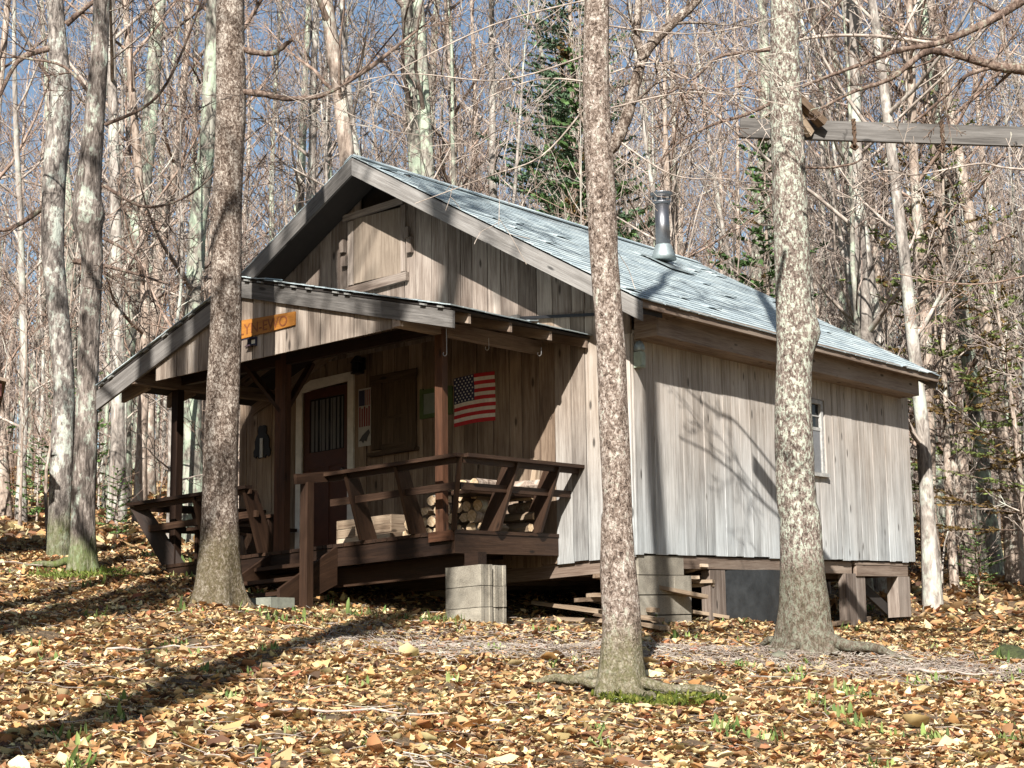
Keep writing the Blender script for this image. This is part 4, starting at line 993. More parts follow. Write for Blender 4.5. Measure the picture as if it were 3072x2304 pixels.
# trees one can pick out behind the camp
PICK = [(-6.23, 3.32, 0, 1.0, 1.0, 'thick pale trunk rising just behind the peak of the cabin roof'),
        (-12.97, 9.59, 1, 1.0, .95, 'slender lichen trunk between the flaky trunk and the roof peak'),
        (-13.32, 5.69, 3, 1.1, 1.0, 'dark upright trunk with forking limbs right of the furrowed pair'),
        (-8.95, 2.64, 2, 1.0, .95, 'thick dark trunk showing beneath the left porch eave'),
        (-10.88, 4.95, 0, 1.0, .85, 'second thick trunk just above the left porch eave'),
        (-12.88, 4.77, 4, 1.05, .95, 'sunlit yellowish trunk left of the porch corner'),
        (-15.22, 4.35, 3, 1.1, 1.0, 'crooked dark trunk at the upper left edge'),
        (-1.69, 10.16, 1, 1.0, 1.15, 'pale lichen trunk above the back end of the roof'),
        (-.35, 8.65, 4, 1.0, .85, 'pale blotched trunk directly behind the back corner of the cabin'),
        (-1.06, 14.25, 0, 1.0, .95, 'thick grey trunk near the right edge of the picture'),
        (-2.1, 14.75, 3, 1.0, .8, 'dark slim trunk right of the cabin back corner'),
        (-7.78, 7.12, 2, 1.0, .95, 'stout reddish trunk above the middle of the ridge'),
        (-9.83, 11.79, 1, 1.0, .9, 'pale birch-like trunk left of the big fir'),
        (-4.84, 6.73, 9, 1.1, .55, 'very thin white trunk beside the fir'),
        (-10.54, 11.29, 0, 1.0, .85, 'tan trunk in a close pair above the ridge')]
used = []
for x, y, k, s, sxy, lab in PICK:
    pr = (BIG + MID)[k]; place(pr, x, y, rng.random() * 6, s, sxy, lab, 'bare trees around the cabin', 'bare_tree'); used.append((x, y))
def clear(x, y):
    if ((x - CAM.x) * RX + (y - CAM.y) * RY) / max(1, (x - CAM.x) * VX + (y - CAM.y) * VY) < -.13 and rng.random() < .45: return False
    # stay off the camp, off the yard before it
    if -6.6 < x < 1.2 and -3.6 < y < 8.0: return False
    D = (x - CAM.x) * VX + (y - CAM.y) * VY; l = (x - CAM.x) * RX + (y - CAM.y) * RY
    return D > 19.5
def scatter(n, D0, D1, protos, label, group, name, s0, s1, mind, q=1.6, lo=-1, hi=1, cat='tree'):
    c = 0; tries = 0
    while c < n and tries < n * 60:
        tries += 1
        D = D0 + (D1 - D0) * rng.random() ** (1 / q); l = rng.uniform(max(lo, -1), hi) * (D * .315 + 1.5)
        x, y = DL(D, l); x = float(x); y = float(y)
        if not clear(x, y): continue
        if any((x - a) ** 2 + (y - b) ** 2 < mind * mind for a, b in used): continue
        used.append((x, y)); s = rng.uniform(s0, s1); lb = label(l, D) if callable(label) else label; gp = group(l, D) if callable(group) else group
        place(rng.choice(protos), x, y, rng.random() * 6.28, s, s * rng.uniform(.8, 1.25), lb, gp, name, cat); c += 1
def side(l, D):
    f = l / D
    return 'left' if f < -.12 else ('right' if f > .16 else 'middle')
BL = {'left': 'tall bare hardwood in the woods left of the cabin', 'middle': 'tall bare hardwood in the woods behind the cabin roof', 'right': 'tall bare hardwood in the woods right of the cabin'}
ML = {'left': 'slim bare young tree in the woods left of the cabin', 'middle': 'slim bare young tree in the woods behind the cabin', 'right': 'slim bare young tree in the woods right of the cabin'}
SL = {'left': 'low twiggy sapling left of the cabin', 'middle': 'low twiggy sapling behind the cabin', 'right': 'low twiggy sapling right of the cabin'}
scatter(75, 27, 75, BIG, lambda l, D: BL[side(l, D)], lambda l, D: 'tall woods ' + side(l, D), 'bare_tree', .85, 1.15, 1.3, 1.3)
scatter(45, 75, 150, BIG, lambda l, D: 'distant bare hardwood far up the slope, ' + side(l, D) + ' of the view', lambda l, D: 'distant woods ' + side(l, D), 'bare_tree', .9, 1.25, 1.5, 1.3)
scatter(215, 23, 66, MID, lambda l, D: ML[side(l, D)], lambda l, D: 'young woods ' + side(l, D), 'young_tree', .8, 1.2, .7, 1.2)
scatter(130, 22, 55, SAP, lambda l, D: SL[side(l, D)], lambda l, D: 'saplings ' + side(l, D), 'sapling', .7, 1.2, .5, 1.0, cat='sapling')

# the far woods up the slope: one grey mass of stems and twigs
def far_mass(n, D0, D1, seed, hmin, hmax, r, tw, name, label, mat, q=1.0, lean=.03, kind='stuff', twl=1.6, f=None):
    R = np.random.default_rng(seed); tb = TB(); c = 0
    while c < n:
        D = D0 + (D1 - D0) * R.random() ** q; l = R.uniform(-1, 1) * (D * .33 + 3); x, y = DL(D, l); x = float(x); y = float(y)
        if not clear(x, y): continue
        if f is not None and not f(D, l, R): continue
        z = gh(x, y) if D < 90 else float(ground_h(*DL(90., l * 90 / D))) + (D - 90) * .13
        h = R.uniform(hmin, hmax); rr = r * R.uniform(.5, 1.4); a, b = R.normal(0, lean, 2) * h; m = R.normal(0, lean * .4, 2) * h
        tb.tube([(x, y, z - .2), (x + a * .5 + m[0], y + b * .5 + m[1], z + h * .5), (x + a, y + b, z + h)], [rr, rr * .7, rr * .15], 4 if r > .02 else 3)
        for k in range(tw):
            t = R.uniform(.25, 1); p0 = np.array([x + a * t, y + b * t, z + h * t]); d = np.append(R.normal(0, 1, 2), R.uniform(.1, 1.2)); d = unit(d) * twl * R.uniform(.3, 1.2) * (1.2 - t * .6)
            tb.tube([p0, p0 + d * .5 + [0, 0, .02], p0 + d + [0, 0, .12 * twl]], [max(rr * .35, .004), max(rr * .25, .003), max(rr * .12, .002)], 3)
        c += 1
    o = bpy.data.objects.new(name, tb.mesh(name, mat)); COL.objects.link(o); tag(o, label, 'woods', kind=kind)
far_mass(560, 74, 170, 61, 12, 20, .14, 22, 'distant_woods', 'far grey mass of bare stems high on the slope', M_twig[2], twl=3.6)
far_mass(700, 70, 120, 62, 2, 8, .03, 8, 'distant_undergrowth', 'far brown undergrowth between the stems on the slope', M_twig[0], twl=1.2)
far_mass(1500, 25, 72, 63, .5, 2.6, .006, 6, 'undergrowth', 'thin leafless brush standing among the trunks behind the cabin', M_twig[0], q=.8, lean=.12, twl=.6)
# evergreens
def fir_meshes(seed, h, r, nb, blen, dens, leaf=(.10, .022), top=1.0, col=(.035, .075, .03), lowz=.12, droop=-.15, brown=0.0):
    R = np.random.default_rng(seed); P = trunk_path(R, h, .005, .01); ta = TB(); ta.tube(P, r * (1 - .93 * P[:, 2] / h), 7)
    tb = TB(); V = []; C = []
    for j in range(nb):
        t = lowz + (1 - lowz) * (j + R.uniform(0, 1)) / nb; z = t * h; a = j * 2.399 + R.uniform(-.4, .4)
        L_ = blen * (1 - t) ** .75 * R.uniform(.55, 1.15) + .15
        d = np.array([math.cos(a), math.sin(a), droop + .5 * t]); d = unit(d); q = np.array([np.interp(z, P[:, 2], P[:, 0]), np.interp(z, P[:, 2], P[:, 1]), z])
        n = 7; pts = [q]
        for i in range(n): d = unit(d + np.array([0, 0, .05]) + R.normal(0, .04, 3)); pts.append(pts[-1] + d * L_ / n)
        tb.tube(pts, [.014 * (1 - i / (n + 1)) + .004 for i in range(n + 1)], 3)
        pts = np.array(pts); m = int(dens * L_)
        isb = R.random() < brown
        for i in range(m):
            f = R.uniform(.12, 1) * n; i0 = min(int(f), n - 1); c = pts[i0] + (pts[i0 + 1] - pts[i0]) * (f - i0); dd = unit(pts[i0 + 1] - pts[i0])
            sd = unit(np.cross(dd, [0, 0, 1])) * R.choice([-1, 1]); tl = L_ * .32 * (1.15 - f / n) * R.uniform(.4, 1.1)
            e = unit(dd * .8 + sd * R.uniform(.5, 1) + np.array([0, 0, R.normal(0, .14)]))
            kk = max(2, int(tl / .05))
            for g_ in range(kk):
                c2 = c + e * tl * (g_ + .5) / kk; x_ = unit(e + R.normal(0, .5, 3)); s_ = unit(np.cross(x_, R.normal(0, 1, 3)))
                l2 = leaf[0] * R.uniform(.7, 1.3); w2 = leaf[1] * R.uniform(.7, 1.4)
                V += [c2 - x_ * l2 / 2, c2 + s_ * w2, c2 + x_ * l2 / 2, c2 - s_ * w2]
                b_ = R.uniform(.6, 1.5); cc = (.13, .085, .03) if isb else col
                C += [(cc[0] * b_, cc[1] * b_, cc[2] * b_, 1)] * 4
    F = np.arange(len(V)).reshape(-1, 4); me = bpy.data.meshes.new('needles'); fill_mesh(me, np.array(V), F, 4)
    a_ = me.attributes.new('Col', 'FLOAT_COLOR', 'POINT'); a_.data.foreach_set('color', np.array(C, np.float32).ravel()); me.materials.append(M_needle)
    return ta.mesh('trunk', B_bg[0]), tb.mesh('branches', M_limb), me
FIRS = [fir_meshes(1, 14, .13, 170, 2.8, 26, (.11, .024), brown=.05, col=(.10, .16, .09)), fir_meshes(2, 8, .08, 90, 2.0, 20, (.13, .033), col=(.085, .15, .05), brown=.1),
        fir_meshes(3, 2.2, .03, 34, .9, 30, (.07, .02), col=(.10, .17, .05)), fir_meshes(4, 10, .08, 60, 2.9, 8, (.12, .024), col=(.16, .20, .06), lowz=.15, droop=-.05, brown=.45)]
FP = ('trunk', 'branches', 'needles')
for x, y, k, s, sxy, lab in ((-8.9, 13.0, 0, 1.05, 1.0, 'tall dark fir standing behind the middle of the ridge'), (-9.9, 14.1, 0, .85, .95, 'second fir close behind the tall one above the ridge'),
                             (-7.0, 10.2, 1, 1.15, 1.05, 'shorter bushy fir low behind the ridge'), (-4.3, 11.8, 1, 1.0, 1.0, 'young fir behind the stovepipe'),
                             (-1.3, 12.0, 3, .85, 1.0, 'sparse yellow green hemlock above the back end of the roof'), (.7, 13.5, 3, .8, .95, 'sparse yellow green hemlock right of the cabin back corner'),
                             (-.2, 22.5, 1, .9, .8, 'far green fir right of the cabin among grey trunks'),
                             (-3.0, 16.5, 3, 1.15, 1.0, 'tall sparse hemlock behind the stovepipe and the lichen tree'), (.4, 10.6, 3, .62, .8, 'small brownish hemlock just behind the cabin corner'),
                             (3.1, 21.0, 0, .8, .8, 'dark fir far off in the upper right woods')):
    place(FIRS[k], x, y, rng.random() * 6, s, sxy, lab, 'evergreens behind the cabin', 'fir_tree', parts=FP)
for k, (x, y, s, lab) in enumerate(((-8.6, .9, .45, 'tiny fir seedling on the leaf floor left of the porch'), (-14.5, 2.2, .9, 'knee-high fir seedling at the far left'), (-16.8, 5.0, 1.1, 'small bushy fir in the left background'), (-13.0, 3.2, .6, 'small fir seedling beside the sunlit yellowish trunk'), (-18, 8.5, 1.3, 'broad young fir deep in the left woods'), (-.6, 11.2, .5, 'low fir seedling right of the back posts'), (-2.9, 12.2, .8, 'young fir seen under the back of the cabin'))):
    place(FIRS[2], x, y, k, s, s * 1.1, lab, 'fir seedlings', 'fir_seedling', cat='seedling', parts=FP)

# the big trees in front, followed from the photo in depth-true metres
def detailed(name, path, bark_m, label, flare=.6, crown=None, sides=30, root_dirs=(), extra_top=9.0, seed=0, lump=.07, cat='tree', burl=None):
    """path: (x,y,z,r) from top to bottom; grown on upwards past the frame, down into the soil"""
    path = sorted(path, key=lambda p: p[2]); zb = gh(path[0][0], path[0][1])
    pts = [(path[0][0], path[0][1], zb - .25, path[0][3])] + [p for p in path if p[2] > zb + .05]
    R = np.random.default_rng(seed)
    t = pts[-1]; pr_ = t; dxy = np.array([t[0] - pts[-3][0], t[1] - pts[-3][1]]) / max(.3, (t[2] - pts[-3][2])) * .5
    for k in range(6):
        pr_ = (pr_[0] + dxy[0] * extra_top / 6 + R.normal(0, .05), pr_[1] + dxy[1] * extra_top / 6 + R.normal(0, .05), pr_[2] + extra_top / 6, pr_[3] * .83); pts.append(pr_)
    C = catmull([p[:3] for p in pts], 8); rad = [c.x for c in catmull([(p[3], 0, 0) for p in pts], 8)]
    # resample evenly near the bottom
    Z = np.array([c.z for c in C]); zz = np.concatenate([np.arange(zb - .25, zb + 1.2, .05), np.arange(zb + 1.2, pts[-7][2] + .6, .09), np.linspace(pts[-7][2] + .7, Z[-1], 20)])
    Pn = np.stack([np.interp(zz, Z, [c.x for c in C]), np.interp(zz, Z, [c.y for c in C]), zz], -1); rn = np.interp(zz, Z, rad)
    B = np.ones((len(zz), sides)); a = np.arange(sides) * 2 * math.pi / sides; ph = R.uniform(0, 6, 4)
    for i, z in enumerate(zz):
        fl_ = flare * (.6 * math.exp(-(max(z - zb, -.1)) / .14) + .4 * math.exp(-(max(z - zb, -.1)) / .38))
        for k in range(sides):
            n1 = mnoise.noise(Vector((math.cos(a[k]) * 1.4 + seed, math.sin(a[k]) * 1.4, z * 1.1))) * lump
            n2 = mnoise.noise(Vector((math.cos(a[k]) * 5 + seed, math.sin(a[k]) * 5, z * 5))) * .035
            n3 = mnoise.noise(Vector((math.cos(a[k]) * 12, math.sin(a[k]) * 12 + seed, z * 14))) * .02
            B[i, k] = 1 + n1 + n2 + n3 + fl_ * (.55 + .3 * math.cos(5 * a[k] + ph[0]) + .25 * math.cos(3 * a[k] + ph[1]))
            if burl: B[i, k] += burl[1] * math.exp(-((z - burl[0]) / .16) ** 2) * max(0, math.cos(a[k] - burl[2]))
    o = empty(name, (path[0][0], path[0][1], zb), label, cat); pl_ = np.array(o.location)
    ta = TB(); ta.tube(Pn, rn, sides, B); me = ta.mesh('trunk', bark_m)
    def rel(me):
        me.transform(Matrix.Translation(-Vector(pl_))); return me
    c = bpy.data.objects.new('trunk', rel(me)); COL.objects.link(c); c.parent = o
    for i, (az, ln, r0, rise) in enumerate(root_dirs):
        rt_ = TB(); q = []; rr = []
        for k in range(14):
            t = k / 13; ang = az + .5 * math.sin(t * 3 + i) * t; dd = .12 + ln * t; x = path[0][0] + dd * math.cos(ang); y = path[0][1] + dd * math.sin(ang)
            q.append((x, y, gh(x, y) + rise * (1 - t) ** 1.5 + .035 - .05 * t * t + .012 * math.sin(t * 15 + i))); rr.append(r0 * (1 - .8 * t))
        rt_.tube(catmull(q, 3), np.interp(np.linspace(0, 1, 40), np.linspace(0, 1, 14), rr), 10); rb = bpy.data.objects.new('root', rel(rt_.mesh('root', bark_m))); COL.objects.link(rb); rb.parent = o
    return o, pts, R, rel
def limb(o, rel, pts, r0, r1, mat, sides=9, twigs=0, R=None, tl=.6, name='limb', kids=(5, 3), minr=.004, lumpy=.0, upw=.1):
    pts = [np.array(p, float) for p in pts]; C = catmull(pts, 6); n = len(C); tb = TB(); rad = np.linspace(r0, r1, n)
    if lumpy: rad = rad * (1 + lumpy * np.sin(np.arange(n) * 1.7) * .5 + lumpy * R.normal(0, .4, n))
    tb.tube(C, rad, sides)
    for k in range(twigs):
        i = int(R.uniform(.15, 1) * (n - 2)); d = np.array(C[i + 1] - C[i]); d = unit(d); s_ = unit(np.cross(d, R.normal(0, 1, 3)))
        grow(tb, np.array(C[i]), unit(d * .7 + s_ * .9), tl * R.uniform(.5, 1.3), max(minr, rad[i] * .4), 0, R, upw, .35, 5, minr, kids, (4, 3, 3), .5, .8)
    c = bpy.data.objects.new(name, rel(tb.mesh(name, mat))); COL.objects.link(c); c.parent = o
def topcrown(o, pts, R, rel, mat, z0, n=10, ll=3.0, kids=(7, 4), minr=.010):
    tb = TB(); hi = [p for p in pts if p[2] > z0]
    for j in range(n):
        i = R.integers(0, len(hi)); q = np.array(hi[i][:3]) + [0, 0, R.uniform(-.5, .5)]; a = R.uniform(0, 6.28); el = R.uniform(.3, 1.1)
        grow(tb, q, np.array([math.cos(a) * math.cos(el), math.sin(a) * math.cos(el), math.sin(el)]), ll * R.uniform(.6, 1.2), hi[i][3] * .45, 0, R, .4, .3, 6, minr, kids, (5, 3, 3), .45, .85)
    c = bpy.data.objects.new('crown', rel(tb.mesh('crown', mat))); COL.objects.link(c); c.parent = o
TCp = [(-2.27, -3.49, 5.84, .134), (-2.27, -3.49, 5.36, .139), (-2.26, -3.48, 4.43, .141), (-2.27, -3.49, 3.96, .141), (-2.29, -3.5, 3.2, .138), (-2.3, -3.51, 2.07, .148), (-2.33, -3.53, 1.19, .155), (-2.34, -3.54, .39, .168), (-2.35, -3.54, .03, .178), (-2.36, -3.55, -.25, .19), (-2.36, -3.55, -.45, .20)]
TDp = [(2.99, -5.24, 3.84, .086), (2.99, -5.24, 3.5, .088), (2.97, -5.26, 2.82, .092), (2.97, -5.25, 2.37, .1), (2.98, -5.25, 1.82, .1), (2.98, -5.25, 1.65, .096), (3.0, -5.23, 1.0, .098), (3.0, -5.23, .58, .1), (3.01, -5.23, -.05, .095), (3.0, -5.23, -.16, .1), (3.0, -5.23, -.52, .116), (3.01, -5.23, -.83, .122), (3.0, -5.24, -1.08, .128), (2.99, -5.24, -1.26, .135)]
TEp = [(2.52, -1.19, 5.33, .125), (2.51, -1.2, 4.88, .128), (2.48, -1.21, 4.0, .14), (2.48, -1.22, 3.41, .147), (2.47, -1.22, 2.55, .155), (2.45, -1.24, 1.63, .155), (2.42, -1.26, 1.07, .164), (2.41, -1.27, .26, .172), (2.43, -1.25, .11, .177), (2.43, -1.25, -.36, .189), (2.44, -1.25, -.63, .2), (2.43, -1.25, -.85, .205)]
TAp = [(-7.32, -1.49, 7.86, .118), (-7.26, -1.45, 7.25, .105), (-7.22, -1.42, 6.65, .115), (-7.18, -1.39, 6.05, .125), (-7.2, -1.41, 5.46, .14), (-7.23, -1.43, 4.87, .14), (-7.23, -1.43, 4.1, .135), (-7.18, -1.39, 3.41, .125), (-7.1, -1.34, 2.46, .125), (-7.1, -1.34, 1.71, .135), (-7.12, -1.35, .87, .13), (-7.11, -1.35, .34, .13)]
TBp = [(-5.35, -2.38, 7.04, .087), (-5.35, -2.38, 6.48, .09), (-5.37, -2.4, 5.57, .1), (-5.41, -2.43, 4.85, .12), (-5.46, -2.46, 3.97, .15), (-5.4, -2.42, 3.49, .12), (-5.42, -2.43, 2.64, .116), (-5.43, -2.44, 1.62, .118), (-5.45, -2.45, .6, .13), (-5.44, -2.45, .05, .145)]
o, p_, R_, rel = detailed('maple_tree', TCp, B_C, 'large tree with flaky brown bark in front of the porch steps', flare=.75, seed=3)
limb(o, rel, [(-2.2, -3.48, 4.87), (-2.03, -3.38, 4.8), (-1.89, -3.28, 4.79), (-1.79, -3.21, 4.88), (-1.74, -3.18, 4.92)], .034, .018, M_limb, R=R_, lumpy=.25)
limb(o, rel, [(-2.2, -3.48, 4.42), (-1.97, -3.34, 4.38), (-1.79, -3.21, 4.33), (-1.55, -3.04, 4.34), (-1.45, -2.98, 4.38), (-1.35, -2.91, 4.44), (-1.2, -2.8, 4.58), (-.9, -2.6, 5.0)], .036, .006, M_limb, twigs=0, R=R_, lumpy=.15)
topcrown(o, p_, R_, rel, M_twig[0], 7.5)
o, p_, R_, rel = detailed('beech_tree', TDp, B_D, 'slim speckled tree with spreading roots before the near cabin corner', flare=.75, seed=5, root_dirs=((3.25, .62, .048, .07), (.1, .95, .042, .05), (-.5, .75, .032, .03), (-2.7, .5, .035, .04)))
limb(o, rel, [(3.0, -5.24, 2.38), (3.06, -5.19, 2.44), (3.14, -5.14, 2.64), (3.19, -5.1, 2.86), (3.25, -5.06, 3.08), (3.38, -4.97, 3.26), (3.49, -4.89, 3.38), (3.59, -4.82, 3.52), (3.9, -4.7, 4.0), (4.1, -4.5, 4.8)], .05, .025, B_C, twigs=4, R=R_, tl=.8, lumpy=.1)
limb(o, rel, [(3.25, -5.06, 3.06), (3.215, -5.09, 3.2), (3.22, -5.08, 3.35), (3.23, -5.07, 3.49), (3.25, -5.06, 3.66), (3.2, -5.0, 4.5)], .032, .02, B_C, twigs=2, R=R_, tl=.6)
limb(o, rel, [(3.21, -5.1, 3.27), (3.15, -5.12, 3.36), (3.08, -5.18, 3.43), (2.98, -5.25, 3.52), (2.8, -5.3, 3.7)], .011, .006, M_twig[1], R=R_)
limb(o, rel, [(2.95, -5.27, 3.2), (2.915, -5.29, 3.24), (2.93, -5.27, 3.33), (2.97, -5.25, 3.40)], .028, .02, B_C, R=R_)
limb(o, rel, [(2.92, -5.28, 2.42), (2.90, -5.30, 2.55), (2.87, -5.31, 2.66), (2.875, -5.32, 2.71)], .013, .01, B_C, R=R_)
limb(o, rel, [(3.05, -5.2, 2.95), (3.3, -5.1, 3.0), (3.6, -4.9, 2.98), (4.0, -4.6, 3.1)], .006, .003, M_twig[1], twigs=5, R=R_, tl=.5)
limb(o, rel, [(3.28, -5.05, 3.05), (3.5, -4.9, 2.9), (3.7, -4.8, 2.75)], .006, .003, M_twig[0], twigs=4, R=R_, tl=.5)
for q in ([(2.92, -5.27, 2.75), (2.6, -5.4, 2.4), (2.2, -5.5, 2.3), (1.7, -5.7, 2.15)], [(2.92, -5.27, 2.9), (2.5, -5.3, 3.0), (2.1, -5.5, 2.85), (1.6, -5.6, 2.6)], [(3.05, -5.2, 2.5), (3.4, -5.0, 2.2), (3.75, -4.8, 2.15)]):
    limb(o, rel, q, .007, .0025, M_twig[1], twigs=4, R=R_, tl=1.0, minr=.0025, kids=(3, 2))
for q in ([(2.95, -5.27, 3.1), (2.3, -5.45, 3.0), (1.5, -5.7, 3.15), (.6, -6.0, 3.0)], [(2.95, -5.27, 3.5), (2.2, -5.4, 3.45), (1.4, -5.6, 3.2), (.8, -5.9, 2.9)], [(3.05, -5.2, 2.7), (3.6, -5.0, 2.75), (4.2, -4.7, 2.6)], [(3.05, -5.2, 3.3), (3.7, -5.0, 3.15), (4.4, -4.6, 3.3)]):
    limb(o, rel, q, .007, .0025, M_twig[1], twigs=7, R=R_, tl=.6, minr=.0025)
topcrown(o, p_, R_, rel, M_twig[0], 5.5, n=9)
o, p_, R_, rel = detailed('lichen_tree', TEp, B_E, 'pale lichen covered tree holding the swing beam by the side wall', flare=.85, seed=8, root_dirs=((-.3, .95, .07, .12), (3.0, .5, .05, .12), (-1.5, .45, .06, .08), (.5, .5, .05, .06)), burl=(1.78, .55, .6))
for q in ([(2.40, -1.28, 3.9), (2.35, -1.31, 3.88), (2.18, -1.43, 3.79), (1.94, -1.59, 3.71), (1.71, -1.76, 3.57), (1.5, -1.9, 3.35)], [(2.42, -1.27, 4.41), (2.37, -1.3, 4.4), (2.18, -1.43, 4.38), (1.99, -1.56, 4.34), (1.85, -1.66, 4.19), (1.73, -1.74, 4.09), (1.5, -1.9, 3.95)]):
    limb(o, rel, q, .022, .007, M_limb, twigs=5, R=R_, tl=.7)
limb(o, rel, [(2.55, -1.1, 3.3), (2.75, -1.0, 3.28), (2.95, -.9, 3.3), (3.0, -.8, 3.36)], .012, .008, M_limb, R=R_)
topcrown(o, p_, R_, rel, M_twig[1], 7)
o, p_, R_, rel = detailed('pale_maple', TAp, B_A, 'pale grey tree, the farther of the pair at the left', flare=.3, seed=11)
for q in ([(-7.1, -1.4, 6.9), (-6.8, -1.2, 7.2), (-6.5, -1.0, 7.35), (-6.2, -.8, 7.9)], [(-7.25, -1.5, 6.6), (-7.5, -1.8, 6.4), (-7.8, -1.9, 5.9), (-8.1, -2.0, 5.9)], [(-7.0, -1.3, 3.9), (-6.6, -1.0, 3.8), (-6.1, -.6, 3.6)], [(-7.3, -1.5, 4.6), (-7.7, -1.8, 4.3), (-8.3, -2.1, 4.5)]):
    limb(o, rel, q, .04, .008, M_limb, twigs=7, R=R_, tl=.9)
topcrown(o, p_, R_, rel, M_twig[2], 8)
o, p_, R_, rel = detailed('dark_maple', TBp, B_B, 'dark furrowed tree with a burl, the nearer of the pair at the left', flare=.45, seed=14, burl=(3.95, .55, -.2), root_dirs=((3.4, .7, .05, .08),))
for q in ([(-5.3, -2.35, 4.3), (-4.8, -2.2, 4.0), (-4.3, -2.0, 4.1), (-3.9, -1.8, 4.5)], [(-5.35, -2.4, 5.2), (-5.7, -2.6, 5.7), (-6.3, -2.9, 5.9), (-6.9, -3.2, 6.3)], [(-5.3, -2.35, 3.7), (-4.9, -2.2, 3.4), (-4.7, -2.1, 2.8)], [(-5.3, -2.35, 5.0), (-4.7, -2.1, 5.3), (-4.2, -2.0, 6.2), (-4.0, -1.9, 7.0)]):
    limb(o, rel, q, .022, .006, M_limb, twigs=7, R=R_, tl=.8)
topcrown(o, p_, R_, rel, M_twig[0], 7.5)
# a tree standing just outside the right edge; its boughs hang into the picture
o, p_, R_, rel = detailed('leaning_beech', [(6.3, -.6, 6.0, .10), (6.2, -.7, 4.0, .12), (6.1, -.8, 2.0, .14), (6.05, -.85, -1.0, .16)], B_D, 'tree whose long boughs reach in from the right edge', flare=.4, seed=21)
for q, ra, rb, tw, mt in (([(6.2, -.7, 3.4), (5.6, -.8, 3.5), (4.99, -1.04, 3.58), (4.69, -1.25, 3.7), (4.52, -1.36, 3.73), (4.37, -1.47, 3.79), (4.16, -1.62, 3.87), (4.01, -1.72, 3.87), (3.83, -1.84, 3.71), (3.72, -1.92, 3.63), (3.51, -2.07, 3.55), (3.28, -2.23, 3.41)], .06, .010, 12, M_limb),
                          ([(6.25, -.65, 5.3), (5.6, -.8, 4.9), (5.05, -1.0, 4.53), (4.73, -1.22, 4.32), (4.49, -1.38, 4.15), (4.3, -1.52, 4.04), (4.1, -1.66, 3.95), (3.84, -1.84, 3.9), (3.61, -2.0, 3.8), (3.37, -2.17, 3.7), (3.16, -2.31, 3.6)], .05, .011, 12, M_limb),
                          ([(4.52, -1.36, 3.74), (4.3, -1.52, 3.67), (4.14, -1.63, 3.5), (3.98, -1.74, 3.34), (3.9, -1.8, 3.27)], .018, .010, 2, M_limb),
                          ([(4.1, -1.66, 3.95), (3.76, -1.89, 4.02), (3.53, -2.06, 4.04), (3.32, -2.2, 4.04), (3.16, -2.32, 4.01)], .016, .011, 5, M_twig[1]),
                          ([(3.16, -2.32, 4.02), (3.28, -2.23, 4.14), (3.48, -2.09, 4.38), (3.7, -2.0, 4.7)], .011, .007, 3, M_limb),
                          ([(6.1, -.8, 2.9), (5.6, -.9, 2.7), (4.94, -1.07, 2.81), (4.52, -1.36, 2.86), (4.32, -1.51, 2.9), (3.89, -1.8, 2.82), (3.69, -1.95, 2.86), (3.47, -2.1, 2.72)], .014, .004, 10, M_twig[1]),
                          ([(6.1, -.8, 2.4), (5.4, -1.0, 2.3), (4.7, -1.2, 2.0), (4.2, -1.5, 1.9), (3.7, -1.9, 2.0)], .012, .004, 10, M_twig[0])):
    limb(o, rel, q, ra, rb, mt, twigs=tw, R=R_, tl=.55, lumpy=.12, kids=(5, 3), minr=.0035)
topcrown(o, p_, R_, rel, M_twig[0], 6.5)
# bare trees standing behind the viewer: their shadows lie across the leaves and the gable
for i, (x, y, r, h, cr, lab) in enumerate(((4.45, -13.9, .21, 15, 12, 'bare tree left of and behind the viewer, throwing the long dark band'), (1.25, -13.3, .17, 13, 10, 'slimmer bare tree farther left behind the viewer'), (.45, -11.0, .20, 13, 11, 'bare tree off to the left, shading the steps'), (3.6, -17.0, .20, 16, 12, 'bare tree off to the left beside the slimmer one'), (-1.1, -9.6, .14, 12, 8, 'bare tree left of the yard, shading the left railing'))):
    z0 = gh(x, y); pth = [(x + .05 * k, y, z0 + k * h / 8, r * (1 - .045 * k)) for k in range(9)]
    o, p_, R_, rel = detailed('bare_tree', pth, B_D, lab, flare=.4, seed=30 + i, extra_top=3, sides=14)
    topcrown(o, p_, R_, rel, M_twig[0], z0 + 5.0, n=cr + 4, ll=3.4, kids=(5, 3), minr=.020)

# unseen firs added on both sides of the yard to cut the sky light
for i, (D, l) in enumerate(((4, -15), (8, -16), (12, -16), (16, -16), (20, -17), (1, -15), (14, -19), (7, -19), (9, 11), (5, 10), (1, 10), (6, 14), (10, 15), (2, 14), (-4, 12), (13, 14))):
    x, y = DL(D, l); x = float(x); y = float(y)
    place(FIRS[0], x, y, i * 1.3, 1.1, 1.5, 'tall dark fir at the ' + ('left' if l < 0 else 'right') + ' side of the yard, added out of view to cut sky light', 'added firs beside the yard ' + ('left' if l < 0 else 'right'), 'fir_tree', parts=FP)
